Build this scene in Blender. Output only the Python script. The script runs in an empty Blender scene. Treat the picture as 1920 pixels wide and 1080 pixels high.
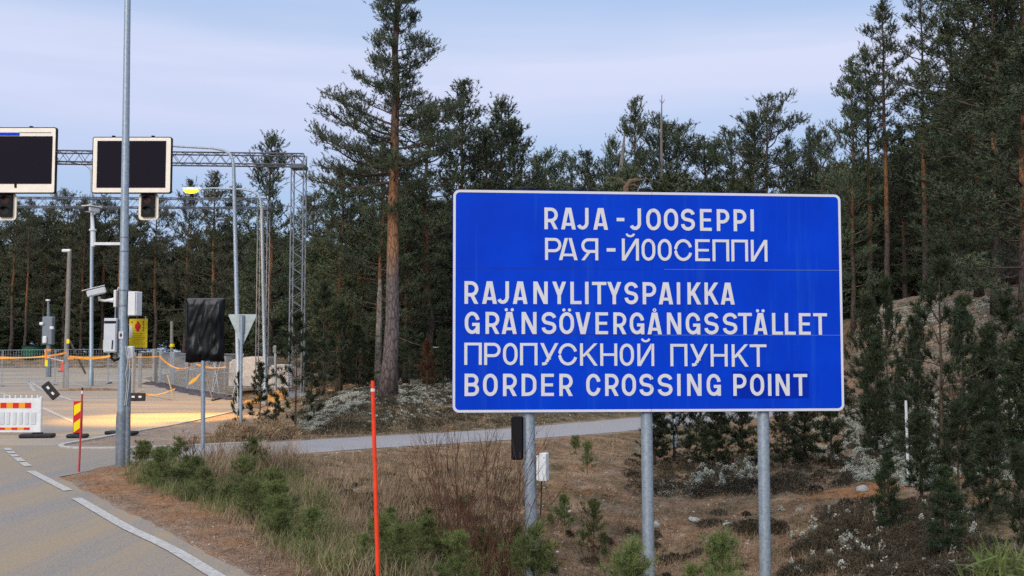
import bpy, math, random
import numpy as np
from mathutils import Vector, Matrix

R = math.radians
# ------------------------------------------------------------------ camera
SC = bpy.context.scene
COL = SC.collection
CAMZ, F, YH = 2.1, 2000.0, 660.0
PITCH = math.atan((YH - 540) / F)
cam_d = bpy.data.cameras.new('camera')
cam = bpy.data.objects.new('camera', cam_d)
COL.objects.link(cam)
cam.location = (0, 0, CAMZ)
cam.rotation_euler = (R(90) + PITCH, 0, 0)
cam_d.sensor_width = 36
cam_d.lens = F / 1920 * 36
cam_d.clip_end = 3000
cam_d.dof.use_dof = True
cam_d.dof.focus_distance = 15.0
cam_d.dof.aperture_fstop = 4.5
SC.camera = cam

# ------------------------------------------------------------------ sky
SUN_EL, SUN_AZ = 26.0, 205.0          # compass-like azimuth, 0 = +Y, clockwise
w = bpy.data.worlds.new('World')
SC.world = w
w.use_nodes = True
wt = w.node_tree
wt.nodes.clear()


def N(t, kind, **kw):
    n = t.nodes.new(kind)
    for k, v in kw.items():
        if k in n.inputs.keys():
            n.inputs[k].default_value = v
        else:
            setattr(n, k, v)
    return n


def ramp(t, stops, interp='LINEAR'):
    n = t.nodes.new('ShaderNodeValToRGB')
    n.color_ramp.interpolation = interp
    el = n.color_ramp.elements
    while len(el) < len(stops):
        el.new(0.5)
    for e, (p, c) in zip(el, stops):
        e.position = p
        e.color = (c[0], c[1], c[2], 1) if len(c) == 3 else c
    return n


out = N(wt, 'ShaderNodeOutputWorld')
bg = N(wt, 'ShaderNodeBackground')
bg.inputs['Strength'].default_value = 0.10
sky = N(wt, 'ShaderNodeTexSky', sky_type='NISHITA', sun_disc=False)
sky.sun_elevation = R(SUN_EL)
sky.sun_rotation = R(SUN_AZ)
sky.air_density = 1.0
sky.dust_density = 1.5
sky.ozone_density = 2.0
tc = N(wt, 'ShaderNodeTexCoord')
sep = N(wt, 'ShaderNodeSeparateXYZ')
wt.links.new(tc.outputs['Generated'], sep.inputs[0])
# stratus bands: noise squeezed in height
mp = N(wt, 'ShaderNodeMapping')
mp.inputs['Scale'].default_value = (1.5, 1.5, 13.0)
mp.inputs['Location'].default_value = (0.3, 0.2, 0.55)
wt.links.new(tc.outputs['Generated'], mp.inputs[0])
nz = N(wt, 'ShaderNodeTexNoise', Scale=1.0, Detail=4.0, Roughness=0.5)
wt.links.new(mp.outputs[0], nz.inputs['Vector'])
cr = ramp(wt, [(0.36, (0, 0, 0)), (0.62, (1, 1, 1))])
wt.links.new(nz.outputs['Fac'], cr.inputs[0])
# thin deck: bright overhead as an overcast sky is, blue where it thins, with pale stratus bands
zb_ = ramp(wt, [(0.0, (3.1, 4.2, 6.3)), (0.16, (3.0, 4.35, 6.7)), (0.24, (3.4, 4.6, 6.7)), (0.36, (2.55, 4.0, 6.6)), (0.55, (7.6, 8.8, 11.2)), (1.0, (13.0, 13.6, 15.2))])
zc_ = ramp(wt, [(0.0, (3.8, 4.5, 6.2)), (0.20, (4.7, 5.2, 7.0)), (0.28, (5.2, 5.6, 7.2)), (0.36, (4.0, 5.0, 7.0)), (0.55, (7.6, 8.4, 10.4)), (1.0, (13.0, 13.6, 14.8))])
wt.links.new(sep.outputs['Z'], zb_.inputs[0])
wt.links.new(sep.outputs['Z'], zc_.inputs[0])
band = ramp(wt, [(0.10, (.25, .25, .25)), (0.19, (.55, .55, .55)), (0.24, (1, 1, 1)), (0.30, (.35, .35, .35)), (0.36, (.10, .10, .10)), (0.6, (.6, .6, .6))])
wt.links.new(sep.outputs['Z'], band.inputs[0])
cf = N(wt, 'ShaderNodeMath', operation='MULTIPLY_ADD')
cf.inputs[1].default_value = .65
wt.links.new(cr.outputs[0], cf.inputs[0])
bm0 = N(wt, 'ShaderNodeMath', operation='MULTIPLY')
bm0.inputs[1].default_value = .55
wt.links.new(band.outputs[0], bm0.inputs[0])
wt.links.new(bm0.outputs[0], cf.inputs[2])
cf2 = N(wt, 'ShaderNodeMath', operation='MULTIPLY', use_clamp=True)
wt.links.new(cf.outputs[0], cf2.inputs[0])
cf3 = N(wt, 'ShaderNodeMath', operation='ADD', use_clamp=True)
cf3.inputs[1].default_value = .25
wt.links.new(band.outputs[0], cf3.inputs[0])
wt.links.new(cf3.outputs[0], cf2.inputs[1])
sat = N(wt, 'ShaderNodeMix', data_type='RGBA')
sat.inputs['Factor'].default_value = 0.75
wt.links.new(sky.outputs[0], sat.inputs['A'])
wt.links.new(zb_.outputs[0], sat.inputs['B'])
mx = N(wt, 'ShaderNodeMix', data_type='RGBA')
wt.links.new(cf2.outputs[0], mx.inputs['Factor'])
wt.links.new(sat.outputs['Result'], mx.inputs['A'])
wt.links.new(zc_.outputs[0], mx.inputs['B'])
wt.links.new(mx.outputs['Result'], bg.inputs['Color'])
wt.links.new(bg.outputs[0], out.inputs[0])

sun_d = bpy.data.lights.new('sun', 'SUN')
sun_d.energy = 1.5
sun_d.angle = R(24)
sun_d.color = (1.0, 0.93, 0.85)
sun = bpy.data.objects.new('sun', sun_d)
COL.objects.link(sun)
az = R(SUN_AZ)
sdir = Vector((math.sin(az) * math.cos(R(SUN_EL)), math.cos(az) * math.cos(R(SUN_EL)), math.sin(R(SUN_EL))))
sun.rotation_euler = sdir.to_track_quat('Z', 'Y').to_euler()
sun.location = sdir * 50

SC.view_settings.view_transform = 'Standard'
SC.view_settings.look = 'None'
SC.view_settings.exposure = 0.42
SC.view_settings.gamma = 1.0
SC.cycles.max_bounces = 6
SC.cycles.diffuse_bounces = 3
SC.cycles.glossy_bounces = 2
SC.cycles.transmission_bounces = 4
SC.cycles.caustics_reflective = False
SC.cycles.caustics_refractive = False
SC.cycles.use_denoising = False

rng = np.random.default_rng(7)
random.seed(7)


# ------------------------------------------------------------------ helpers
def at(px, py, Y):
    """point of the photo's pixel at depth Y (metres in front of the camera)"""
    cx, cy = (px - 960) / F, (540 - py) / F
    dy = math.cos(PITCH) - cy * math.sin(PITCH)
    dz = math.sin(PITCH) + cy * math.cos(PITCH)
    k = Y / dy
    return Vector((cx * k, Y, CAMZ + dz * k))


def flat(px, py, z=0.0):
    cx, cy = (px - 960) / F, (540 - py) / F
    dy = math.cos(PITCH) - cy * math.sin(PITCH)
    dz = math.sin(PITCH) + cy * math.cos(PITCH)
    k = (z - CAMZ) / dz
    return Vector((cx * k, dy * k, z))


def tag(o, label=None, cat=None, group=None, kind=None):
    if label: o['label'] = label
    if cat: o['category'] = cat
    if group: o['group'] = group
    if kind: o['kind'] = kind
    return o


def empty(name, loc, label, cat, group=None, rot=(0, 0, 0)):
    o = bpy.data.objects.new(name, None)
    o.empty_display_size = 0.2
    COL.objects.link(o)
    o.location = loc
    o.rotation_euler = rot
    return tag(o, label, cat, group)


def mesh_from(name, v, f, mat, smooth=False, mats=None, fmat=None):
    """v: (n,3) array, f: (m,3|4) array or list of tuples"""
    me = bpy.data.meshes.new(name)
    if isinstance(f, np.ndarray):
        v = np.asarray(v, dtype=np.float32)
        me.vertices.add(len(v))
        me.vertices.foreach_set('co', v.ravel())
        k = f.shape[1]
        me.loops.add(f.size)
        me.loops.foreach_set('vertex_index', f.astype(np.int32).ravel())
        me.polygons.add(len(f))
        me.polygons.foreach_set('loop_start', np.arange(0, f.size, k, dtype=np.int32))
        me.polygons.foreach_set('loop_total', np.full(len(f), k, dtype=np.int32))
        if smooth:
            me.polygons.foreach_set('use_smooth', np.ones(len(f), dtype=bool))
        me.update(calc_edges=True)
    else:
        me.from_pydata([tuple(p) for p in v], [], f)
        if smooth:
            me.polygons.foreach_set('use_smooth', np.ones(len(f), dtype=bool))
        me.update()
    for m in (mats or [mat]):
        me.materials.append(m)
    if fmat is not None:
        me.polygons.foreach_set('material_index', np.asarray(fmat, dtype=np.int32))
    return me


def obj(name, me, parent=None, loc=(0, 0, 0)):
    o = bpy.data.objects.new(name, me)
    COL.objects.link(o)
    o.location = loc
    if parent: o.parent = parent
    return o


class MB:
    def __init__(s):
        s.v, s.f = [], []

    def add(s, vs, fs):
        b = len(s.v)
        s.v += [tuple(p) for p in vs]
        s.f += [tuple(i + b for i in q) for q in fs]
        return s

    def box(s, c, d, M=None, bev=0.0):
        x, y, z = d[0] / 2, d[1] / 2, d[2] / 2
        if bev <= 0:
            vs = [(sx * x, sy * y, sz * z) for sz in (-1, 1) for sy in (-1, 1) for sx in (-1, 1)]
            fs = [(0, 2, 3, 1), (4, 5, 7, 6), (0, 1, 5, 4), (2, 6, 7, 3), (0, 4, 6, 2), (1, 3, 7, 5)]
        else:
            b = min(bev, x * .9, y * .9, z * .9)
            vs, idx = [], {}
            for sx in (-1, 1):
                for sy in (-1, 1):
                    for sz in (-1, 1):
                        for a in range(3):
                            p = [sx * (x - b), sy * (y - b), sz * (z - b)]
                            p[a] = (sx * x, sy * y, sz * z)[a]
                            idx[(sx, sy, sz, a)] = len(vs)
                            vs.append(p)
            fs = []
            for a in range(3):
                o1, o2 = [i for i in range(3) if i != a]
                for sg in (-1, 1):
                    q = []
                    for (p1, p2) in ((-1, -1), (1, -1), (1, 1), (-1, 1)):
                        k = [0, 0, 0]; k[a] = sg; k[o1] = p1; k[o2] = p2
                        q.append(idx[(*k, a)])
                    fs.append(tuple(q))
            for a in range(3):          # edges along axis a
                o1, o2 = [i for i in range(3) if i != a]
                for s1 in (-1, 1):
                    for s2 in (-1, 1):
                        k0 = [0, 0, 0]; k0[a] = -1; k0[o1] = s1; k0[o2] = s2
                        k1 = list(k0); k1[a] = 1
                        fs.append((idx[(*k0, o1)], idx[(*k1, o1)], idx[(*k1, o2)], idx[(*k0, o2)]))
            for sx in (-1, 1):
                for sy in (-1, 1):
                    for sz in (-1, 1):
                        fs.append(tuple(idx[(sx, sy, sz, a)] for a in range(3)))
        c = Vector(c)
        vs = [((M @ Vector(p)) if M else Vector(p)) + c for p in vs]
        return s.add(vs, fs)

    def bar(s, a, b, wd, th=None, up=(0, 0, 1)):
        """rectangular bar from a to b"""
        a, b = Vector(a), Vector(b)
        d = b - a
        L = d.length
        if L < 1e-6: return s
        z = d / L
        u = Vector(up)
        if abs(u.dot(z)) > .98: u = Vector((0, 1, 0))
        x = u.cross(z).normalized(); y = z.cross(x)
        M = Matrix((x, y, z)).transposed()
        return s.box((a + b) / 2, (wd, th or wd, L), M)

    def tube(s, pts, rad, n=8, caps=True):
        pts = [Vector(p) for p in pts]
        if not hasattr(rad, '__len__'): rad = [rad] * len(pts)
        rings = []
        prev = None
        for i, p in enumerate(pts):
            t = (pts[min(i + 1, len(pts) - 1)] - pts[max(i - 1, 0)])
            if t.length < 1e-9: t = Vector((0, 0, 1))
            t.normalize()
            if prev is None:
                u = Vector((1, 0, 0)) if abs(t.x) < .9 else Vector((0, 1, 0))
            else:
                u = prev
            u = (u - t * u.dot(t)).normalized()
            prev = u
            v = t.cross(u)
            rings.append([p + (u * math.cos(2 * math.pi * k / n) + v * math.sin(2 * math.pi * k / n)) * rad[i] for k in range(n)])
        vs = [q for r in rings for q in r]
        fs = []
        for i in range(len(pts) - 1):
            for k in range(n):
                k2 = (k + 1) % n
                fs.append((i * n + k, i * n + k2, (i + 1) * n + k2, (i + 1) * n + k))
        if caps:
            fs.append(tuple(reversed(range(n))))
            fs.append(tuple((len(pts) - 1) * n + k for k in range(n)))
        return s.add(vs, fs)

    def prism(s, poly, M, depth):
        """poly in 2D (x,z) -> extruded along local -y..0; M 4x4"""
        n = len(poly)
        vs = [M @ Vector((p[0], 0, p[1])) for p in poly] + [M @ Vector((p[0], depth, p[1])) for p in poly]
        fs = [tuple(range(n)), tuple(reversed(range(n, 2 * n)))]
        fs += [(i, i + n, (i + 1) % n + n, (i + 1) % n) for i in range(n)]
        return s.add(vs, fs)

    def build(s, name, mat, parent=None, smooth=False, loc=(0, 0, 0)):
        me = mesh_from(name, s.v, s.f, mat, smooth)
        if smooth:
            try:
                me.set_sharp_from_angle(angle=R(40))
            except Exception:
                pass
        return obj(name, me, parent, loc)


# ------------------------------------------------------------------ materials
def mat(name, col=(.5, .5, .5), rough=.6, metal=0.0, spec=.3, noise=0.0, nscale=8.0, col2=None, bump=0.0, bscale=None, coat=0.0):
    m = bpy.data.materials.new(name)
    m.use_nodes = True
    t = m.node_tree
    b = t.nodes['Principled BSDF']
    b.inputs['Roughness'].default_value = rough
    b.inputs['Metallic'].default_value = metal
    b.inputs['Specular IOR Level'].default_value = spec
    b.inputs['Coat Weight'].default_value = coat
    b.inputs['Base Color'].default_value = (*col, 1)
    if noise > 0 or col2 is not None:
        tcn = N(t, 'ShaderNodeTexCoord')
        nn = N(t, 'ShaderNodeTexNoise', Scale=nscale, Detail=6.0, Roughness=0.62)
        t.links.new(tcn.outputs['Object'], nn.inputs['Vector'])
        c2 = col2 or tuple(c * (1 - noise) for c in col)
        r = ramp(t, [(0.36, c2), (0.66, col)])
        t.links.new(nn.outputs['Fac'], r.inputs[0])
        t.links.new(r.outputs[0], b.inputs['Base Color'])
    if bump > 0:
        tcn = N(t, 'ShaderNodeTexCoord')
        nn = N(t, 'ShaderNodeTexNoise', Scale=bscale or nscale, Detail=8.0, Roughness=0.65)
        t.links.new(tcn.outputs['Object'], nn.inputs['Vector'])
        bp = N(t, 'ShaderNodeBump', Strength=bump, Distance=0.03)
        t.links.new(nn.outputs['Fac'], bp.inputs['Height'])
        t.links.new(bp.outputs[0], b.inputs['Normal'])
    return m


def emit(name, col, strength):
    m = bpy.data.materials.new(name)
    m.use_nodes = True
    b = m.node_tree.nodes['Principled BSDF']
    b.inputs['Base Color'].default_value = (*col, 1)
    b.inputs['Emission Color'].default_value = (*col, 1)
    b.inputs['Emission Strength'].default_value = strength
    return m


def foliage_mat(name, c_dark, c_light, c_brown=None, scale=1.3, var=.25):
    m = bpy.data.materials.new(name)
    m.use_nodes = True
    t = m.node_tree
    b = t.nodes['Principled BSDF']
    b.inputs['Roughness'].default_value = .62
    b.inputs['Specular IOR Level'].default_value = .25
    tcn = N(t, 'ShaderNodeTexCoord')
    oi = N(t, 'ShaderNodeObjectInfo')
    n1 = N(t, 'ShaderNodeTexNoise', Scale=scale, Detail=5.0, Roughness=0.7)
    t.links.new(tcn.outputs['Object'], n1.inputs['Vector'])
    r = ramp(t, [(0.35, c_dark), (0.66, c_light)] + ([(0.80, c_brown)] if c_brown else []))
    t.links.new(n1.outputs['Fac'], r.inputs[0])
    hs = N(t, 'ShaderNodeHueSaturation')
    ma = N(t, 'ShaderNodeMapRange')
    ma.inputs['To Min'].default_value = 1 - var
    ma.inputs['To Max'].default_value = 1 + var
    t.links.new(oi.outputs['Random'], ma.inputs['Value'])
    t.links.new(ma.outputs[0], hs.inputs['Value'])
    mh = N(t, 'ShaderNodeMapRange')
    mh.inputs['To Min'].default_value = .485
    mh.inputs['To Max'].default_value = .515
    t.links.new(oi.outputs['Random'], mh.inputs['Value'])
    t.links.new(mh.outputs[0], hs.inputs['Hue'])
    t.links.new(r.outputs[0], hs.inputs['Color'])
    t.links.new(hs.outputs[0], b.inputs['Base Color'])
    return m


def bark_mat(name, low, high, z0, z1, z2, top):
    """pine bark: plated grey-brown below, flaking orange above"""
    m = bpy.data.materials.new(name)
    m.use_nodes = True
    t = m.node_tree
    b = t.nodes['Principled BSDF']
    b.inputs['Roughness'].default_value = .85
    b.inputs['Specular IOR Level'].default_value = .15
    tcn = N(t, 'ShaderNodeTexCoord')
    sp = N(t, 'ShaderNodeSeparateXYZ')
    t.links.new(tcn.outputs['Object'], sp.inputs[0])
    nz_ = N(t, 'ShaderNodeTexNoise', Scale=1.2, Detail=4.0)
    t.links.new(tcn.outputs['Object'], nz_.inputs['Vector'])
    ad = N(t, 'ShaderNodeMath', operation='MULTIPLY_ADD')
    ad.inputs[1].default_value = (z1 - z0) * .8
    t.links.new(nz_.outputs['Fac'], ad.inputs[0])
    t.links.new(sp.outputs['Z'], ad.inputs[2])
    mr = N(t, 'ShaderNodeMapRange')
    mr.inputs['From Min'].default_value = z0 + (z1 - z0) * .4
    mr.inputs['From Max'].default_value = z1 + (z1 - z0) * .4
    t.links.new(ad.outputs[0], mr.inputs['Value'])
    mpn = N(t, 'ShaderNodeMapping')
    mpn.inputs['Scale'].default_value = (11, 11, 3.2)
    t.links.new(tcn.outputs['Object'], mpn.inputs[0])
    vor = N(t, 'ShaderNodeTexVoronoi', Scale=1.0)
    vor.feature = 'DISTANCE_TO_EDGE'
    t.links.new(mpn.outputs[0], vor.inputs['Vector'])
    n2 = N(t, 'ShaderNodeTexNoise', Scale=2.0, Detail=8.0, Roughness=.7)
    t.links.new(mpn.outputs[0], n2.inputs['Vector'])
    rl = ramp(t, [(0.3, tuple(c * .35 for c in low)), (0.7, low)])
    t.links.new(n2.outputs['Fac'], rl.inputs[0])
    rh = ramp(t, [(0.3, tuple(c * .5 for c in high)), (0.7, high)])
    t.links.new(n2.outputs['Fac'], rh.inputs[0])
    mxn = N(t, 'ShaderNodeMix', data_type='RGBA')
    t.links.new(mr.outputs[0], mxn.inputs['Factor'])
    t.links.new(rl.outputs[0], mxn.inputs['A'])
    t.links.new(rh.outputs[0], mxn.inputs['B'])
    mr2 = N(t, 'ShaderNodeMapRange')
    mr2.inputs['From Min'].default_value = z2 - .5
    mr2.inputs['From Max'].default_value = z2 + 1.5
    t.links.new(ad.outputs[0], mr2.inputs['Value'])
    rt_ = ramp(t, [(0.3, tuple(c * .5 for c in top)), (0.7, top)])
    t.links.new(n2.outputs['Fac'], rt_.inputs[0])
    mx2 = N(t, 'ShaderNodeMix', data_type='RGBA')
    t.links.new(mr2.outputs[0], mx2.inputs['Factor'])
    t.links.new(mxn.outputs['Result'], mx2.inputs['A'])
    t.links.new(rt_.outputs[0], mx2.inputs['B'])
    t.links.new(mx2.outputs['Result'], b.inputs['Base Color'])
    crk = ramp(t, [(.0, (.30, .27, .26)), (.16, (1, 1, 1))])
    t.links.new(vor.outputs['Distance'], crk.inputs[0])
    ml = N(t, 'ShaderNodeMix', data_type='RGBA', blend_type='MULTIPLY')
    ml.inputs['Factor'].default_value = .85
    t.links.new(mx2.outputs['Result'], ml.inputs['A'])
    t.links.new(crk.outputs[0], ml.inputs['B'])
    t.links.new(ml.outputs['Result'], b.inputs['Base Color'])
    bp = N(t, 'ShaderNodeBump', Strength=.8, Distance=0.03)
    t.links.new(vor.outputs['Distance'], bp.inputs['Height'])
    t.links.new(bp.outputs[0], b.inputs['Normal'])
    return m


GALV = mat('galvanised steel', (.36, .42, .47), .45, .35, .5, col2=(.24, .29, .34), nscale=22, bump=.1)
GALV_D = mat('weathered galvanised steel', (.22, .25, .28), .55, .3, .4, col2=(.13, .15, .17), nscale=16)
GALV_F = mat('grey lattice steel', (.10, .115, .14), .6, .2, .4, noise=.3)
WHITEP = mat('white painted metal', (.72, .73, .72), .45, 0, .4, noise=.12, nscale=6)
CREAM = mat('cream reflective border', (.88, .80, .66), .5, 0, .4, noise=.1, nscale=4)
BLACKP = mat('black plastic', (.010, .010, .012), .6, 0, .15, noise=.4, nscale=30)
BLACKM = mat('black display matrix', (.013, .010, .018), .7, 0, .08, noise=.35, nscale=60)
RUBBER = mat('recycled rubber', (.030, .031, .036), .75, 0, .3, noise=.5, nscale=20, bump=.4)
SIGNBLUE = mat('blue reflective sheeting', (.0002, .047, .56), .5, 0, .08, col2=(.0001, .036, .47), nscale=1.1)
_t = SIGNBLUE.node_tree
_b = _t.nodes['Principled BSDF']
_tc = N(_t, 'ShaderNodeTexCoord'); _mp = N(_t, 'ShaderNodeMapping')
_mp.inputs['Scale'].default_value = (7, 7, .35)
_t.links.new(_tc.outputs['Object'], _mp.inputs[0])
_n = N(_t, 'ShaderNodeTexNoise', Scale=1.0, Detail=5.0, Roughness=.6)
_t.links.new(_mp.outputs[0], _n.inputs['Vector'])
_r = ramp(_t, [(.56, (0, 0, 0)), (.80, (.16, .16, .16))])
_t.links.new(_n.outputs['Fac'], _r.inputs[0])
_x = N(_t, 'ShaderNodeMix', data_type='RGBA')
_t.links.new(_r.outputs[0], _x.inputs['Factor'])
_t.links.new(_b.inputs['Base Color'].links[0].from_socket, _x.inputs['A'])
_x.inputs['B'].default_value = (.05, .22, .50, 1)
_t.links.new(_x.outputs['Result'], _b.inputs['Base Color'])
PATCHBLUE = mat('darker blue repair sheeting', (.0002, .022, .36), .5, 0, .08)
SIGNWHITE = mat('white reflective lettering', (.64, .64, .65), .5, 0, .3, noise=.06, nscale=5)
SEAM = mat('dark panel seam', (.002, .02, .22), .6)
ORANGE = mat('fluorescent orange plastic', (.92, .055, .010), .5, 0, .35, noise=.35, nscale=7)
REDSTK = mat('faded red stake', (.52, .05, .05), .5, 0, .3, noise=.3)
TAPE = mat('orange barrier tape', (.90, .36, .03), .5, 0, .3, noise=.25, nscale=5)
WOOD = mat('pale timber', (.55, .43, .28), .75, 0, .2, noise=.35)
POLEW = mat('grey weathered timber', (.30, .28, .25), .85, 0, .15, noise=.4, nscale=12)
RED = mat('red reflective', (.62, .012, .012), .45, 0, .3, noise=.1)
YELLOW = mat('yellow reflective', (.90, .70, .0), .45, 0, .3, noise=.1)
SIGNYEL = mat('yellow notice board', (.80, .56, .01), .5, 0, .3, noise=.12)
DARKTXT = mat('dark print', (.05, .04, .03), .7)
DARKTXT2 = mat('faded print', (.42, .28, .02), .7)
BAG = mat('black plastic sheet', (.003, .004, .005), .33, 0, .22, bump=.25, bscale=5)
SIGNBACK = mat('grey sign back', (.42, .47, .46), .5, .2, .4, noise=.25, nscale=9)
GREENP = mat('green plastic', (.008, .085, .042), .5, 0, .35, noise=.3)
ORANGEW = mat('orange board', (.85, .30, .06), .6, 0, .3, noise=.2)
CONC = mat('pale concrete', (.62, .60, .58), .85, 0, .2, noise=.25, nscale=3, bump=.3)
CONCP = mat('grey concrete post', (.38, .37, .35), .85, 0, .2, noise=.3, nscale=6)
SAND = mat('orange sand', (.48, .27, .10), .95, 0, .1, noise=.35, nscale=5, bump=.5)
ROCK = mat('pale stone', (.50, .48, .44), .9, 0, .2, noise=.5, nscale=9, bump=.5)
HUT = mat('blue grey painted boards', (.075, .10, .12), .7, 0, .3, noise=.3)
HUTROOF = mat('pale blue metal roof', (.30, .38, .44), .5, .2, .4, noise=.3)
LAMPON = emit('lit sodium lamp', (1.0, .40, .015), 4.0)
DEADW = mat('bleached dead wood', (.24, .21, .19), .9, 0, .15, noise=.45, nscale=14)
DEADO = mat('reddish dead wood', (.19, .125, .085), .9, 0, .15, noise=.45, nscale=14)
TWIG = mat('red brown twigs', (.14, .065, .04), .8, 0, .2, noise=.5, nscale=5)
LENSR = mat('dark red signal lens', (.035, .006, .008), .4, 0, .15)
LENSG = mat('dark green signal lens', (.006, .012, .010), .4, 0, .15)
CABLE = mat('black cable', (.02, .02, .022), .5)

BARK = bark_mat('pine bark', (.125, .095, .080), (.28, .135, .065), 3.4, 5.4, 8.6, (.13, .085, .055))
BARKT = bark_mat('tall pine bark', (.22, .175, .16), (.37, .19, .10), 3.6, 4.6, 7.6, (.16, .105, .08))
TWIGB = mat('pine twig bark', (.13, .095, .075), .9, 0, .1, noise=.5, nscale=6)
BARKS = mat('young pine bark', (.10, .075, .05), .85, 0, .1, noise=.5, nscale=9)
NEEDLE = foliage_mat('pine needles', (.026, .042, .024), (.100, .120, .060), (.115, .110, .055))
NEEDLE_T = foliage_mat('old pine needles', (.032, .050, .034), (.105, .120, .060), (.13, .12, .06), 1.0)
NEEDLE_F = foliage_mat('forest needles', (.028, .038, .020), (.095, .105, .052), (.115, .095, .048), .35)
NEEDLE_S = foliage_mat('sapling needles', (.055, .075, .022), (.150, .170, .050), (.22, .19, .06), 3.0, .38)
NEEDLE_D = foliage_mat('dark sapling needles', (.014, .024, .011), (.040, .052, .020), (.075, .062, .025), 3.0)
NEEDLE_B = foliage_mat('brown dying needles', (.06, .030, .015), (.15, .07, .030), None, 3.0)
NEEDLE_O = foliage_mat('olive needles with painted haze', (.040, .046, .026), (.125, .130, .072), (.16, .13, .07), 1.0)
GRASSD = foliage_mat('dry grass', (.17, .115, .065), (.42, .32, .19), (.34, .19, .10), 1.5)
GRASSG = foliage_mat('green grass', (.070, .095, .028), (.20, .21, .075), (.38, .30, .15), 1.6)
HEATH = foliage_mat('heather', (.035, .032, .018), (.105, .085, .048), (.16, .10, .065), 2.0)
LICHEN = foliage_mat('reindeer lichen', (.26, .27, .22), (.60, .60, .51), None, 6.0)

# ------------------------------------------------------------------ terrain
MAIN_A, MAIN_B = 4.15, -0.65      # right edge of the main road: X = A + B*Y


def smooth(a, b, x):
    t = np.clip((x - a) / (b - a), 0, 1)
    return t * t * (3 - 2 * t)


def vnoise(x, y, seed=0):
    """cheap value noise in [-1,1]"""
    x = np.asarray(x, float); y = np.asarray(y, float)
    xi, yi = np.floor(x).astype(np.int64), np.floor(y).astype(np.int64)
    xf, yf = x - xi, y - yi
    u, v = xf * xf * (3 - 2 * xf), yf * yf * (3 - 2 * yf)

    def h(i, j):
        n = (i * 374761393 + j * 668265263 + seed * 982451653) & 0x7fffffff
        n = ((n ^ (n >> 13)) * 1274126177) & 0x7fffffff
        return ((n ^ (n >> 16)) & 0xffff) / 32767.5 - 1
    return (h(xi, yi) * (1 - u) + h(xi + 1, yi) * u) * (1 - v) + (h(xi, yi + 1) * (1 - u) + h(xi + 1, yi + 1) * u) * v


def base_z(Y):
    return 0.020 * np.maximum(0, np.asarray(Y, float) - 60)


PATH_C = [flat(*p) for p in ((180, 858), (226, 857), (350, 850), (500, 842), (700, 828), (980, 813.5), (1100, 803), (1190, 793), (1400, 776))]
PATH_C = [(-9.6, 21.6)] + [(p.x, p.y) for p in PATH_C[1:]] + [(11.0, 42.0), (12.5, 52.0), (12.5, 70)]


def resample(pts, step):
    pts = [np.array(p, float) for p in pts]
    out_ = [pts[0]]
    for a, b in zip(pts, pts[1:]):
        n = max(1, int(np.linalg.norm(b - a) / step))
        for i in range(1, n + 1):
            out_.append(a + (b - a) * i / n)
    return np.array(out_)


def smooth_line(p, it=20):
    p = p.copy()
    for _ in range(it):
        p[1:-1] = .25 * p[:-2] + .5 * p[1:-1] + .25 * p[2:]
    return p


PATH_L = smooth_line(resample(PATH_C, .4), 25)
PLAZA_R = [(24.1, -10.3), (25.5, -10.15), (27.5, -10.05), (31, -9.75), (38, -9.85), (41, -10.2), (47.5, -12.3), (60, -18.8), (74, -25.5), (78, -26), (96, -27)]


def plaza_right(Y):
    return np.interp(Y, [p[0] for p in PLAZA_R], [p[1] for p in PLAZA_R])


def asphalt_dist(X, Y):
    """rough distance outside of any asphalt (negative inside)"""
    X = np.asarray(X, float); Y = np.asarray(Y, float)
    edge = np.where(Y < 18.1, MAIN_A + MAIN_B * Y, -7.45)
    dm = np.maximum((X - edge) * .838, np.maximum(Y - 24.1, (MAIN_A + MAIN_B * np.minimum(Y, 18.1) - 11.5 - X)))
    dp = np.maximum(X - plaza_right(Y), np.maximum(24.05 - Y, Y - 95))
    dp = np.maximum(dp, -75 - X)
    sh = X.shape
    x, y = X.ravel(), Y.ravel()
    d2 = np.full(x.shape, 1e9)
    near = (x > -12) & (x < 17) & (y > 15) & (y < 75)
    if near.any():
        dd = np.full(near.sum(), 1e9)
        for q in PATH_L[::2]:
            dd = np.minimum(dd, (x[near] - q[0]) ** 2 + (y[near] - q[1]) ** 2)
        d2[near] = dd
    dpath = np.sqrt(d2).reshape(sh) - 1.55
    return np.minimum(np.minimum(dm, dp), dpath)


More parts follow.
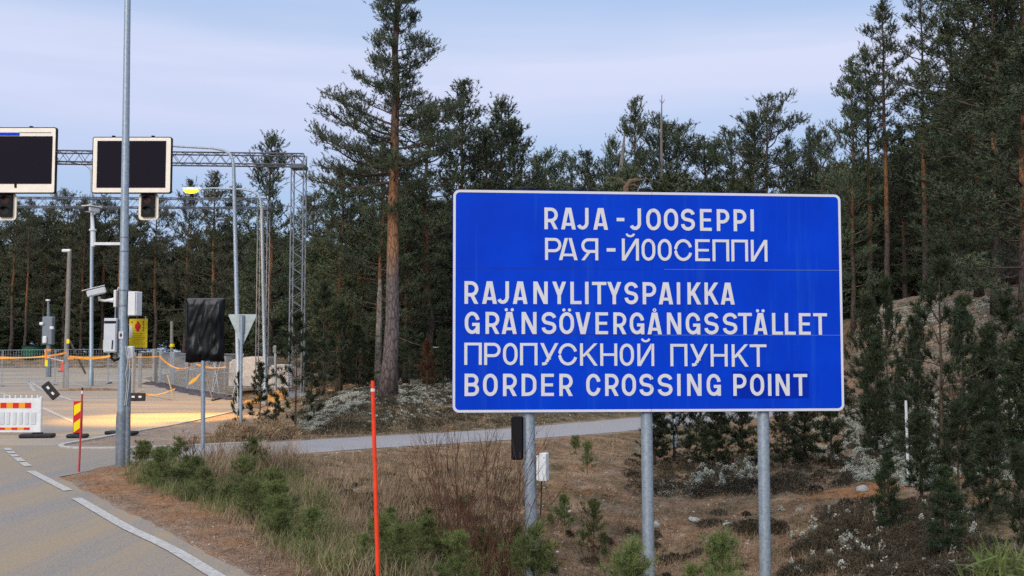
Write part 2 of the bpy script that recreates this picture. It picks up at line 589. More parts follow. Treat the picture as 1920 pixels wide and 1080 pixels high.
CTRL = []
for px, py, D in [
    # verge and ditch in front of the sign
    (640, 1080, 10.3), (1000, 1140, 13.0), (1218, 1150, 13.0), (1437, 1140, 13.0), (1650, 1090, 13.0), (1900, 1080, 11.8),
    (1000, 1125, 14.2), (1218, 1125, 14.3), (1437, 1120, 14.5), (1000, 1250, 10.0), (1250, 1250, 10.3), (1500, 1250, 10.0), (1900, 1250, 9.0), (820, 1080, 12.2),
    (700, 950, 16.5), (850, 950, 16.8), (850, 890, 20), (1000, 970, 17.2), (1000, 890, 20.6), (1218, 890, 21.6), (1218, 985, 17.4), (1437, 890, 20.9), (1437, 985, 17.0),
    (1580, 900, 20.5), (1600, 980, 16.3), (1750, 900, 19.6), (1750, 1000, 14.8), (1900, 1000, 13.4), (1900, 900, 16.6),
    (560, 900, 18.4), (420, 900, 18.0),
    # mound between plaza and path
    (439, 785, 33.6), (520, 800, 28.6), (560, 800, 26.5), (620, 772, 29), (735, 745, 32), (850, 745, 33), (850, 792, 28.8), (950, 772, 31), (1100, 772, 34), (650, 731, 36), (750, 723, 42), (850, 716, 46),
    (600, 741, 38), (505, 758, 41), (700, 702, 60), (900, 702, 60), (1050, 740, 42), (560, 725, 52), (1000, 716, 50),
    # gravel bank on the right
    (1580, 800, 29), (1650, 880, 22.8), (1700, 850, 24.5), (1600, 765, 32), (1600, 690, 35.5), (1600, 600, 38), (1700, 640, 36.5), (1750, 557, 39), (1850, 553, 38), (1850, 650, 33.5), (1850, 765, 28), (1930, 550, 37), (2050, 560, 36), (2000, 700, 28), (2000, 850, 18),
    (1560, 612, 40), (1480, 690, 41), (1400, 752, 41), (1520, 770, 35), (1650, 820, 27), (1750, 820, 25.5)]:
    p = at(px, py, D)
    CTRL.append((p.x, p.y, p.z))
CTRL += [(-2, 60, .9), (8, 58, .9), (16, 52, 3.6), (24, 48, 4.0), (34, 50, 3.8), (20, 70, 3.0), (0, 80, 1.2), (-12, 62, .5), (-18, 72, .6), (-22, 85, .9), (-40, 105, 1.8), (-60, 106, 1.8), (-20, 105, 1.7), (-75, 100, 1.6), (0, 110, 1.8), (30, 110, 3.5), (60, 60, 4), (60, 20, 1), (30, 10, -.3), (20, 0, -.5), (8, 4, -.9), (6.5, 0, -.4), (10, -10, -.4),
         (-5.6, 19.6, 0.0), (-3.5, 20.9, -.08), (-10, 30, 0), (-8.6, 26, 0.0), (-7.5, 30, .05), (-30, -5, 0), (-30, 15, 0), (5.0, 25.5, -.3)]
CTRL = np.array(CTRL)


def tps_fit(P):
    n = len(P)
    d2 = ((P[:, None, :2] - P[None, :, :2]) ** 2).sum(-1)
    K = np.where(d2 > 0, .5 * d2 * np.log(np.maximum(d2, 1e-12)), 0) + np.eye(n) * 1.5
    A = np.zeros((n + 3, n + 3))
    A[:n, :n] = K
    A[:n, n] = 1; A[:n, n + 1:] = P[:, :2]
    A[n, :n] = 1; A[n + 1:, :n] = P[:, :2].T
    b = np.zeros(n + 3); b[:n] = P[:, 2]
    return np.linalg.solve(A, b)


TPS = tps_fit(CTRL)


def tps(x, y):
    x = np.asarray(x, float); y = np.asarray(y, float)
    r = TPS[-3] + TPS[-2] * x + TPS[-1] * y
    for c, wgt in zip(CTRL, TPS[:-3]):
        d2 = (x - c[0]) ** 2 + (y - c[1]) ** 2
        r = r + wgt * .5 * d2 * np.log(np.maximum(d2, 1e-12))
    return r


def ground_z(X, Y):
    X = np.asarray(X, float); Y = np.asarray(Y, float)
    cx, cy = np.clip(X, -75, 60), np.clip(Y, -10, 110)
    far = np.maximum(np.abs(X - cx), np.abs(Y - cy))
    z = np.clip(tps(cx, cy), -1.25, 4.6)
    z = z * (1 - smooth(5, 120, far)) + 2.0 * smooth(5, 120, far)
    d = asphalt_dist(X, Y)
    bz = base_z(Y)
    wgt = smooth(.15, 2.2, d)
    n = .10 * vnoise(X * .55, Y * .55, 1) + .06 * vnoise(X * 1.7, Y * 1.7, 2) + .028 * vnoise(X * 4.1, Y * 4.1, 3) + .012 * vnoise(X * 9.3, Y * 9.3, 4)
    z = bz * (1 - wgt) + z * wgt + n * smooth(.1, 1.6, d) + .012 * vnoise(X * 7, Y * 7, 5) * smooth(-.1, .3, d)
    return z - .025 * (1 - smooth(-.25, -.02, d))


def gz(x, y):
    return float(ground_z(np.array([x]), np.array([y]))[0])


def axis(segs):
    """segs: list of (end, step); returns coordinates"""
    a = [segs[0][0]]
    for end, st in segs[1:]:
        n = max(1, int(round((end - a[-1]) / st)))
        a += list(np.linspace(a[-1], end, n + 1)[1:])
    return np.array(a)


gx = axis([(-900, 0), (-200, 100), (-80, 12), (-30, 2.0), (-14, .5), (13, .13), (22, .3), (40, 1.0), (100, 6), (200, 25), (900, 100)])
gy = axis([(-300, 0), (-40, 40), (4, 3), (9, .5), (30, .13), (46, .25), (80, .8), (130, 3), (300, 20), (1500, 120)])
GX, GY = np.meshgrid(gx, gy)
GZ = ground_z(GX, GY)
nv = len(gx)
gv = np.stack([GX.ravel(), GY.ravel(), GZ.ravel()], 1)
ii = np.arange(len(gy) - 1)[:, None] * nv + np.arange(nv - 1)[None, :]
gf = np.stack([ii, ii + 1, ii + nv + 1, ii + nv], -1).reshape(-1, 4)


# fast lookup of the height field
LX = np.linspace(-80, 45, 626); LY = np.linspace(3, 135, 661)
LZ = ground_z(*np.meshgrid(LX, LY))


def zlook(x, y):
    fx = np.clip((np.asarray(x) - LX[0]) / (LX[1] - LX[0]), 0, len(LX) - 1.001)
    fy = np.clip((np.asarray(y) - LY[0]) / (LY[1] - LY[0]), 0, len(LY) - 1.001)
    i, j = fx.astype(int), fy.astype(int)
    u, v = fx - i, fy - j
    return (LZ[j, i] * (1 - u) + LZ[j, i + 1] * u) * (1 - v) + (LZ[j + 1, i] * (1 - u) + LZ[j + 1, i + 1] * u) * v


def hit(px, py):
    """where the ground shows at photo pixels (arrays)"""
    px = np.atleast_1d(np.asarray(px, float)); py = np.atleast_1d(np.asarray(py, float))
    cx, cy = (px - 960) / F, (540 - py) / F
    dy = math.cos(PITCH) - cy * math.sin(PITCH)
    dz = math.sin(PITCH) + cy * math.cos(PITCH)
    Ds = 6 * (130 / 6) ** np.linspace(0, 1, 500)
    done = np.zeros(len(px), bool); res = np.full(len(px), 130.0)
    prev = Ds[0]
    for D in Ds:
        k = D / dy
        z = CAMZ + dz * k
        below = (z <= zlook(cx * k, D)) & ~done
        res[below] = (D + prev) / 2
        done |= below
        prev = D
    k = res / dy
    x = cx * k
    return np.stack([x, res, zlook(x, res)], 1)


def in_poly(px, py, poly):
    c = np.zeros(len(px), bool)
    n = len(poly)
    for i in range(n):
        x0, y0 = poly[i]; x1, y1 = poly[(i + 1) % n]
        cond = (y0 > py) != (y1 > py)
        c ^= cond & (px < (x1 - x0) * (py - y0) / ((y1 - y0) if y1 != y0 else 1e-9) + x0)
    return c


def scatter_px(poly, n, seed=0):
    r = np.random.default_rng(seed)
    xs = [p[0] for p in poly]; ys = [p[1] for p in poly]
    X, Y_ = [], []
    while len(X) < n:
        a = r.uniform(min(xs), max(xs), n * 2); b = r.uniform(min(ys), max(ys), n * 2)
        k = in_poly(a, b, poly)
        X += list(a[k]); Y_ += list(b[k])
    return hit(X[:n], Y_[:n])


# ground material: sandy moraine, dry grass, moss and bare gravel in drifts
def ground_material():
    m = bpy.data.materials.new('heath ground')
    m.use_nodes = True
    t = m.node_tree
    b = t.nodes['Principled BSDF']
    b.inputs['Roughness'].default_value = .95
    b.inputs['Specular IOR Level'].default_value = .1
    tcn = N(t, 'ShaderNodeTexCoord')

    def noise(scale, det=6.0, ro=.6, off=0):
        mpn = N(t, 'ShaderNodeMapping')
        mpn.inputs['Location'].default_value = (off, off * .7, 0)
        t.links.new(tcn.outputs['Object'], mpn.inputs[0])
        n = N(t, 'ShaderNodeTexNoise', Scale=scale, Detail=det, Roughness=ro)
        t.links.new(mpn.outputs[0], n.inputs['Vector'])
        return n

    def mixc(fac, A, B):
        x = N(t, 'ShaderNodeMix', data_type='RGBA')
        for s, v in (('Factor', fac), ('A', A), ('B', B)):
            if hasattr(v, 'links'):
                t.links.new(v, x.inputs[s])
            else:
                x.inputs[s].default_value = v if s == 'Factor' else (*v, 1)
        return x.outputs['Result']

    soil = ramp(t, [(.30, (.095, .056, .035)), (.50, (.250, .146, .084)), (.70, (.400, .275, .175))])
    t.links.new(noise(2.3, 10, .7).outputs['Fac'], soil.inputs[0])
    moss = ramp(t, [(.35, (.030, .030, .014)), (.65, (.110, .095, .042))])
    t.links.new(noise(6.0, 8, .7, 3).outputs['Fac'], moss.inputs[0])
    grav = ramp(t, [(.30, (.125, .108, .092)), (.52, (.275, .235, .200)), (.72, (.42, .375, .335))])
    t.links.new(noise(13.0, 10, .8, 5).outputs['Fac'], grav.inputs[0])
    at_ = N(t, 'ShaderNodeAttribute'); at_.attribute_name = 'cover'
    spc = N(t, 'ShaderNodeSeparateColor')
    t.links.new(at_.outputs['Color'], spc.inputs[0])

    def masked(ch, nscale, off, width=.18):
        n = noise(nscale, 7, .65, off)
        s = N(t, 'ShaderNodeMath', operation='SUBTRACT')
        t.links.new(spc.outputs[ch], s.inputs[0])
        t.links.new(n.outputs['Fac'], s.inputs[1])
        mr = N(t, 'ShaderNodeMapRange')
        mr.inputs['From Min'].default_value = -width
        mr.inputs['From Max'].default_value = width
        t.links.new(s.outputs[0], mr.inputs['Value'])
        return mr.outputs[0]
    c = mixc(masked('Green', 1.6, 11, .12), soil.outputs[0], moss.outputs[0])
    c = mixc(masked('Blue', 2.2, 17, .2), c, grav.outputs[0])
    rust = ramp(t, [(.3, (.20, .085, .035)), (.7, (.42, .19, .075))])
    t.links.new(noise(5, 8, .7, 23).outputs['Fac'], rust.inputs[0])
    c = mixc(masked('Red', 1.3, 29, .15), c, rust.outputs[0])
    # pebbles
    vo = N(t, 'ShaderNodeTexVoronoi', Scale=16.0)
    t.links.new(tcn.outputs['Object'], vo.inputs['Vector'])
    pr = ramp(t, [(.10, (1, 1, 1)), (.17, (0, 0, 0))])
    t.links.new(vo.outputs['Distance'], pr.inputs[0])
    pm = N(t, 'ShaderNodeMath', operation='MULTIPLY')
    t.links.new(pr.outputs[0], pm.inputs[0])
    pm.inputs[1].default_value = .6
    c = mixc(pm.outputs[0], c, (.38, .35, .31))
    t.links.new(c, b.inputs['Base Color'])
    bp = N(t, 'ShaderNodeBump', Strength=.9, Distance=.06)
    t.links.new(noise(9.0, 10, .75, 2).outputs['Fac'], bp.inputs['Height'])
    t.links.new(bp.outputs[0], b.inputs['Normal'])
    return m


GROUND = ground_material()
gme = mesh_from('ground', gv, gf, GROUND, True)
# ground cover weights: red = rusty needles, green = moss and heather, blue = gravel
d_as = asphalt_dist(GX, GY)
s_main = (GX - (MAIN_A + MAIN_B * GY)) * .838
cov = np.zeros((len(gy), nv, 4)); cov[..., 3] = 1
cov[..., 1] = .48
bank = smooth(8, 12, GX) * smooth(27, 31, GY) * (1 - smooth(44, 48, GY))
cov[..., 2] = np.maximum(.30, .44 * bank)
cov[..., 0] = .30
shoulder = (1 - smooth(1.2, 2.0, np.abs(s_main - .5))) * (GY < 20)
cov[..., 0] = np.maximum(cov[..., 0], .44 * shoulder)
cov[..., 2] = np.maximum(cov[..., 2], .52 * (1 - smooth(.0, .7, np.abs(d_as))))
cov[..., 1] = np.where(shoulder > .3, .2, cov[..., 1])
isl = (GX > -10.6) & (GX < -7.6) & (GY > 23.4) & (GY < 40)
cov[..., 2] = np.where(isl, .55, cov[..., 2]); cov[..., 1] = np.where(isl, .36, cov[..., 1])
mound = smooth(-8, -6, GX) * (1 - smooth(5, 9, GX)) * smooth(24.5, 28, GY)
cov[..., 1] = np.maximum(cov[..., 1], .62 * mound * (d_as > .4))
forest = smooth(44, 55, GY) * (GX > -12) + smooth(98, 104, GY)
cov[..., 1] = np.maximum(cov[..., 1], np.clip(.75 * forest, 0, .75))
# rusty strip and dark heather behind the posts
q = np.exp(-(((GX - 6.5) / 2.3) ** 2 + ((GY - 18.6) / 1.3) ** 2))
cov[..., 0] = np.maximum(cov[..., 0], .75 * q)
q = np.exp(-(((GX - 7.0) / 1.9) ** 2 + ((GY - 14.6) / 1.6) ** 2))
cov[..., 1] = np.maximum(cov[..., 1], .85 * q)
q = np.exp(-(((GX - 5.2) / 2.6) ** 2 + ((GY - 21.6) / 1.5) ** 2))
cov[..., 1] = np.maximum(cov[..., 1], .80 * q)
ca = gme.color_attributes.new('cover', 'FLOAT_COLOR', 'POINT')
ca.data.foreach_set('color', cov.reshape(-1, 4).astype(np.float32).ravel())
tag(obj('ground', gme), 'sandy heath ground with moss and dry grass', None, kind='structure')


# ------------------------------------------------------------------ roads
def asphalt_material(name, c0, c1, sand, track_dir=None, sandy=.5):
    m = bpy.data.materials.new(name)
    m.use_nodes = True
    t = m.node_tree
    b = t.nodes['Principled BSDF']
    b.inputs['Specular IOR Level'].default_value = .3
    tcn = N(t, 'ShaderNodeTexCoord')
    n1 = N(t, 'ShaderNodeTexNoise', Scale=55.0, Detail=6.0, Roughness=.8)
    t.links.new(tcn.outputs['Object'], n1.inputs['Vector'])
    r1 = ramp(t, [(.38, c0), (.62, c1)])
    t.links.new(n1.outputs['Fac'], r1.inputs[0])
    mpn = N(t, 'ShaderNodeMapping')
    if track_dir is not None:
        mpn.inputs['Rotation'].default_value = (0, 0, track_dir)
        mpn.inputs['Scale'].default_value = (1.25, .07, 1)
    else:
        mpn.inputs['Scale'].default_value = (.16, .5, 1)
    t.links.new(tcn.outputs['Object'], mpn.inputs[0])
    n2 = N(t, 'ShaderNodeTexNoise', Scale=1.3, Detail=7.0, Roughness=.62)
    t.links.new(mpn.outputs[0], n2.inputs['Vector'])
    r2 = ramp(t, [(.36, (0, 0, 0)), (.58, (1, 1, 1))])
    t.links.new(n2.outputs['Fac'], r2.inputs[0])
    n3 = N(t, 'ShaderNodeTexNoise', Scale=30.0, Detail=6.0, Roughness=.75)
    t.links.new(tcn.outputs['Object'], n3.inputs['Vector'])
    r3 = ramp(t, [(.3, tuple(c * .62 for c in sand)), (.7, sand)])
    t.links.new(n3.outputs['Fac'], r3.inputs[0])
    mu = N(t, 'ShaderNodeMath', operation='MULTIPLY')
    t.links.new(r2.outputs[0], mu.inputs[0])
    mu.inputs[1].default_value = sandy
    x = N(t, 'ShaderNodeMix', data_type='RGBA')
    t.links.new(mu.outputs[0], x.inputs['Factor'])
    t.links.new(r1.outputs[0], x.inputs['A'])
    t.links.new(r3.outputs[0], x.inputs['B'])
    t.links.new(x.outputs['Result'], b.inputs['Base Color'])
    rr = N(t, 'ShaderNodeMapRange')
    rr.inputs['To Min'].default_value = .55
    rr.inputs['To Max'].default_value = .9
    t.links.new(r2.outputs[0], rr.inputs['Value'])
    t.links.new(rr.outputs[0], b.inputs['Roughness'])
    bp = N(t, 'ShaderNodeBump', Strength=.5, Distance=.01)
    t.links.new(n1.outputs['Fac'], bp.inputs['Height'])
    t.links.new(bp.outputs[0], b.inputs['Normal'])
    return m


ROADM = asphalt_material('sanded asphalt', (.085, .077, .072), (.285, .260, .238), (.340, .258, .168), math.atan(.65), .9)
PLAZAM = asphalt_material('dusty asphalt', (.14, .125, .115), (.31, .275, .245), (.44, .335, .22), None, .95)
PATHM = asphalt_material('pale path asphalt', (.15, .145, .15), (.35, .335, .345), (.40, .36, .32), None, .2)


def strip(name, left, right, m, dz, label):
    """sheet between two polylines of equal length (each (x,y))"""
    n = len(left)
    k = 7
    v, f = [], []
    for i in range(n):
        for j in range(k):
            u = j / (k - 1)
            x = left[i][0] * (1 - u) + right[i][0] * u
            y = left[i][1] * (1 - u) + right[i][1] * u
            v.append((x, y, float(base_z(y)) + dz))
    for i in range(n - 1):
        for j in range(k - 1):
            a = i * k + j
            f.append((a, a + 1, a + k + 1, a + k))
    me = mesh_from(name, v, f, m, True)
    return tag(obj(name, me), label, None, kind='structure')


Ys = np.concatenate([np.arange(-25, 18.1, .25), np.arange(18.1, 24.11, .2), [24.1]])
right = []
for y in Ys:
    x = MAIN_A + MAIN_B * min(y, 18.1)
    if y > 18.1: x = -7.62 + .25 * smooth(18.1, 20, y)
    right.append((x + .05 * vnoise(y * 1.9, 0, 9) + .03 * vnoise(y * 6, 3, 9), y))
left = [(MAIN_A + MAIN_B * min(y, 24) - 11.3, y) for y in Ys]
strip('road', left, right, ROADM, .004, 'sanded grey road')
Ys = np.arange(24.12, 95, .5)
strip('plaza', [(-75, y) for y in Ys], [(plaza_right(y) + .05 * vnoise(y * 2, 1, 4), y) for y in Ys], PLAZAM, .004, 'dusty asphalt apron of the checkpoint')
tg = np.gradient(PATH_L, axis=0)
tg /= np.linalg.norm(tg, axis=1)[:, None]
nrm = np.stack([-tg[:, 1], tg[:, 0]], 1)
wid = 1.45 + .04 * vnoise(np.arange(len(PATH_L)) * .7, 0, 3)
PL = PATH_L[2:]
strip('path', [tuple(p + n * w_) for p, n, w_ in zip(PATH_L, nrm, wid)], [tuple(p - n * w_) for p, n, w_ in zip(PATH_L, nrm, wid)], PATHM, .0015, 'pale asphalt footpath')


def paint_material():
    m = bpy.data.materials.new('worn road paint')
    m.use_nodes = True
    t = m.node_tree
    b = t.nodes['Principled BSDF']
    b.inputs['Roughness'].default_value = .7
    tcn = N(t, 'ShaderNodeTexCoord')
    n = N(t, 'ShaderNodeTexNoise', Scale=14.0, Detail=10.0, Roughness=.85)
    t.links.new(tcn.outputs['Object'], n.inputs['Vector'])
    r = ramp(t, [(.40, (.24, .22, .20)), (.53, (.40, .38, .35)), (.75, (.54, .52, .48))])
    t.links.new(n.outputs['Fac'], r.inputs[0])
    t.links.new(r.outputs[0], b.inputs['Base Color'])
    return m


PAINT = paint_material()


def marking(pts, wdt, dz=.013):
    p = smooth_line(resample(pts, .5), 1) if len(pts) > 2 else resample(pts, .5)
    g = np.gradient(p, axis=0)
    g /= np.maximum(np.linalg.norm(g, axis=1)[:, None], 1e-9)
    nn = np.stack([-g[:, 1], g[:, 0]], 1) * wdt / 2
    L_, R_ = p + nn, p - nn
    v, f = [], []
    for i in range(len(p)):
        for q in (L_[i], R_[i]):
            v.append((q[0], q[1], float(base_z(q[1])) + dz))
    for i in range(len(p) - 1):
        f.append((2 * i, 2 * i + 1, 2 * i + 3, 2 * i + 2))
    return tag(obj('road_marking', mesh_from('road_marking', v, f, PAINT)), 'white painted road line', None, kind='structure')


def g2(px, py):
    z = 0.0
    for _ in range(6):
        p = flat(px, py, z)
        z = float(base_z(p.y))
    return (p.x, p.y)


marking([(g2(399, 1078)[0] + 6.5, g2(399, 1078)[1] - 10), g2(399, 1078), g2(326, 1031), g2(240, 992), g2(143, 935)], .14)
marking([g2(128, 921), g2(57, 884)], .14)
for a, b in (((53, 875), (42, 868)), ((41, 866), (31, 859)), ((30, 857), (24, 853)), ((23, 851), (18, 847)), ((17, 845), (13, 841))):
    marking([g2(*a), g2(*b)], .14)
marking([g2(75, 763), g2(110, 779), g2(150, 797)], .16)
marking([g2(66, 698), g2(53, 709), g2(62, 718), g2(90, 735), g2(135, 751)], .18)
marking([g2(122, 711), g2(176, 729)], .15)
for k in range(6):
    a = (158 + k * 11.5, 710.5 + k * 2.5)
    marking([g2(*a), g2(a[0] + 6, a[1] + 1.3)], .18)
marking([g2(0, 737), g2(22, 745)], .2)
marking([g2(242, 773.5), g2(330, 773.5), g2(425, 772.5)], .14)


# white painted kerb round the gravel island
def kerb(pts, label):
    p = resample(pts, .3)
    p = smooth_line(p, 3)
    g = np.gradient(p, axis=0)
    g /= np.linalg.norm(g, axis=1)[:, None]
    nn = np.stack([-g[:, 1], g[:, 0]], 1)
    prof = [(-.06, -.04), (-.055, .03), (-.045, .038), (.045, .038), (.055, .03), (.06, -.04)]
    v, f = [], []
    for i in range(len(p)):
        for o_, z in prof:
            q_ = p[i] + nn[i] * o_
            v.append((q_[0], q_[1], z + float(base_z(q_[1]))))
    k = len(prof)
    for i in range(len(p) - 1):
        for j in range(k - 1):
            f.append((i * k + j, i * k + j + 1, (i + 1) * k + j + 1, (i + 1) * k + j))
    return tag(obj('kerb', mesh_from('kerb', v, f, PAINT, False)), label, None, kind='structure')


K = [(-9.86, y) if y > 30 else (plaza_right(y) + .1, y) for y in np.arange(40, 24.2, -1.0)]
K = [(plaza_right(y) + .08, y) for y in np.arange(40, 24.6, -.8)]
apex = [(-10.25, 24.25), (-10.2, 23.85), (-9.9, 23.62)]
row = [(PATH_L[i] + nrm[i] * 1.55) for i in range(len(PATH_L)) if -9.4 < PATH_L[i][0] < -4.6]
kerb(K + apex + [tuple(r_) for r_ in row], 'white kerb')


# ------------------------------------------------------------------ trees
def unit(a):
    return a / np.maximum(np.linalg.norm(a, axis=-1, keepdims=True), 1e-9)


def needles(pos, dirs, size, n, wid, r, spread=.75, shoot=.8):
    """brushes of needle blades: pos,dirs (k,3), size (k,)"""
    k = len(pos)
    P = np.repeat(pos, n, 0); D = np.repeat(dirs, n, 0); S = np.repeat(size, n)
    rnd = r.normal(size=(k * n, 3))
    d = unit(D * 1.0 + rnd * spread)
    base = P - D * (r.random(k * n) * shoot * S)[:, None]
    L = S * r.uniform(.6, 1.15, k * n)
    side = unit(np.cross(d, r.normal(size=(k * n, 3))))
    hw = (wid * r.uniform(.7, 1.3, k * n))[:, None]
    v = np.stack([base - side * hw, base + side * hw, base + d * L[:, None] + side * hw * .25, base + d * L[:, None] - side * hw * .25], 1)
    return v.reshape(-1, 3)


def quads(nv_):
    return np.arange(nv_, dtype=np.int32).reshape(-1, 4)


class Pine:
    """one pine prototype: trunk mesh (stem, limbs, twigs) and crown mesh (needle brushes)"""

    def __init__(s, seed, H, r0, prof, nb, size=.15, nn=14, nwid=.012, tw=9, tufts=3, lean=.0, up=(.9, -.05), z0=.0, bark=None, needle=None,
                 whorl=0, limbs=(), dead=0, spread=.75, taper=.85, trunk_n=9, flat_=.35, bare=.35, wob=1.0, pad=.9, lvar=(.5, 1.15), shoot=.8):
        r = np.random.default_rng(seed)
        tr, tr2 = MB(), MB()
        # stem
        nz_ = 14
        ts = np.linspace(0, 1, nz_)
        wobx = np.cumsum(r.normal(0, .012 * H / nz_ * 2 * wob, nz_)); woby = np.cumsum(r.normal(0, .012 * H / nz_ * 2 * wob, nz_))
        wobx -= wobx[0]; woby -= woby[0]
        stem = np.stack([wobx + lean * H * ts, woby, ts * H], 1)
        rad = r0 * (1 - taper * ts ** .9) * (1 + .35 * np.exp(-ts * H / .35))
        rad = np.maximum(rad, .006)
        tr.tube(stem, list(rad), trunk_n)

        def stem_at(z):
            return np.array([np.interp(z, stem[:, 2], stem[:, i]) for i in range(3)])
        zz, rr = [p[0] for p in prof], [p[1] for p in prof]
        tp, td, tsz = [], [], []
        specs = []
        zlo, zhi = zz[0], zz[-1]
        if whorl:
            lv = np.linspace(zlo, zhi - .02 * H, whorl)
            for i, z in enumerate(lv):
                m = max(3, nb // whorl)
                a0 = r.random() * 6.28
                for j in range(m):
                    specs.append((z + r.normal(0, .03 * H / whorl), a0 + j * 6.28 / m + r.normal(0, .25)))
        else:
            for i in range(nb):
                u = (i + r.random()) / nb
                z = zlo + (zhi - zlo) * (u ** .85) * .985
                specs.append((z, i * 2.399 + r.normal(0, .35)))
        branches = []
        for z, a in specs:
            Rz = float(np.interp(z, zz, rr)) * r.uniform(*lvar)
            u = (z - zlo) / max(zhi - zlo, 1e-6)
            pitch = up[1] + (up[0] - up[1]) * u ** 1.3 + r.normal(0, .10)
            branches.append((z, a, Rz, pitch, True))
        for z, a, L, pitch in limbs:
            branches.append((z, a, L, pitch, True))
        for i in range(dead):
            z = r.uniform(.25, 1.0) * zlo + .1
            branches.append((z, r.random() * 6.28, r.uniform(.4, 1.0) * max(rr) * .6, r.normal(-.05, .2), False))
        for z, a, L, pitch, live in branches:
            if L < .05: continue
            o = stem_at(z)
            d = np.array([math.cos(a) * math.cos(pitch), math.sin(a) * math.cos(pitch), math.sin(pitch)])
            npt = 7
            pts = [o]
            cur = d.copy()
            for i in range(1, npt):
                cur = unit(cur + r.normal(0, .13, 3) + np.array([0, 0, .07]))
                pts.append(pts[-1] + cur * L / (npt - 1))
            pts = np.array(pts)
            br = max(.004, min(.016 * L + .006, r0 * .3))
            tr2.tube(pts, list(np.linspace(br, br * .25, npt)), 4, caps=False)
            # twigs
            ntw = max(2, int(tw * (L / max(rr)) ** .7)) if live else 3
            for i in range(ntw):
                u = bare + (1 - bare) * (i + r.random()) / ntw
                k = u * (npt - 1)
                i0 = min(int(k), npt - 2)
                p = pts[i0] + (pts[i0 + 1] - pts[i0]) * (k - i0)
                bd = unit(pts[i0 + 1] - pts[i0])
                sd = unit(np.cross(bd, [0, 0, 1])) * (1 if r.random() > .5 else -1)
                upv = np.array([0, 0, 1.0])
                dd = unit(bd * r.uniform(.4, 1.0) + sd * r.uniform(.3, 1.0) + upv * r.uniform(-.1, flat_ + .3))
                tl = L * r.uniform(.16, .40) * (1.15 - u * .6) + size * .8
                e = p + dd * tl * .6
                dd2 = unit(dd + upv * .35 + r.normal(0, .2, 3))
                e2 = e + dd2 * tl * .4
                tr2.tube([p, e, e2], [br * .35, br * .22, .003], 3, caps=False)
                if live:
                    # a pad of shoots spread round the twig's end
                    for q in range(tufts):
                        jit = r.normal(0, 1, 3) * np.array([1.0, 1.0, .45]) * size * pad
                        pp = e2 - dd2 * tl * .35 * r.random() + jit
                        tp.append(pp)
                        td.append(unit(dd2 * .5 + upv * .55 + jit / max(size, 1e-6) * .25 + r.normal(0, .25, 3)))
                        tsz.append(size * r.uniform(.7, 1.2))
            if live:
                for q in range(3):
                    tp.append(pts[-1] - cur * q * size * .5); td.append(unit(cur + np.array([0, 0, .4]))); tsz.append(size * 1.1)
        top = stem[-1]
        for q in range(6):
            tp.append(top - np.array([0, 0, q * size * .45])); td.append(unit(np.array([0, 0, 1.]) + r.normal(0, .25, 3))); tsz.append(size * 1.05)
        v = needles(np.array(tp), np.array(td), np.array(tsz), nn, nwid, r, spread, shoot)
        s.crown_v = v
        s.trunk = mesh_from('trunk', tr.v, tr.f, bark or BARK, True)
        bf = np.array([q if len(q) == 4 else (*q, q[-1]) for q in tr2.f], np.int32).reshape(-1, 4)
        s.crown = mesh_from('crown', np.concatenate([v, np.array(tr2.v).reshape(-1, 3)]), np.concatenate([quads(len(v)), bf + len(v)]), None,
                            mats=[needle or NEEDLE, TWIGB], fmat=np.concatenate([np.zeros(len(v) // 4, int), np.ones(len(bf), int)]))
        s.H = H
        s.used = False

    def place(s, name, loc, label, cat, group=None, scale=1.0, rot=0.0, sx=1.0):
        e = empty(name, loc, label, cat, group, (0, 0, rot))
        e.scale = (scale * sx, scale * sx, scale)
        obj('trunk', s.trunk, e); obj('crown', s.crown, e)
        return e


# --- prototypes
TALL = Pine(11, 15.3, .245, [(5.2, .4), (6.0, 1.2), (7.2, 1.75), (8.6, 1.55), (9.6, 1.1), (10.6, 1.15), (11.5, 1.05), (13, .85), (14.5, .6), (15.3, .15)], 104, size=.072, nn=18, nwid=.008, tw=13, tufts=8,
            up=(.75, -.05), bark=BARKT, needle=NEEDLE_T, dead=9, trunk_n=14, lean=.012, bare=.36, wob=1.3, spread=.75, pad=1.9, shoot=2.2,
            limbs=[(6.6, 3.25, 2.6, -.08), (7.0, 3.5, 2.6, .05), (7.3, 2.9, 2.7, -.14), (7.9, 3.3, 2.3, .10), (6.8, 2.8, 2.1, -.15), (8.3, 3.05, 2.2, .18), (8.6, .1, 1.9, .05), (7.1, 6.1, 1.8, .0), (7.6, .4, 1.8, .0), (8.0, 3.6, 2.4, -.05), (6.9, 3.1, 2.3, -.2), (9.4, 3.2, 1.4, .2), (9.9, .0, 1.4, .1)])
MATURE = [Pine(21 + i, H, .15, [(H * cb, .6), (H * (cb + .12), 1.6), (H * .72, 1.5), (H * .88, 1.0), (H, .15)], 62, size=.095, nn=18, nwid=.011, tw=10, tufts=4,
               up=(.85, -.12), dead=9, needle=NEEDLE, bare=.34, spread=.7, pad=1.6, shoot=2.4, lvar=(.4, 1.2)) for i, (H, cb) in enumerate(((14.5, .50), (13.5, .42), (15.0, .46)))]
MID = [Pine(31 + i, H, .13, [(H * .12, 1.0), (H * .3, 1.9), (H * .55, 1.75), (H * .8, 1.15), (H * .94, .6), (H, .25)], 74, size=.11, nn=16, nwid=.014, tw=10, tufts=4,
            up=(.95, -.05), dead=4, needle=NEEDLE, bare=.28, spread=.7, wob=1.8, lvar=(.35, 1.25), pad=1.7, shoot=2.4) for i, H in enumerate((10.5, 11.5, 12.5))]
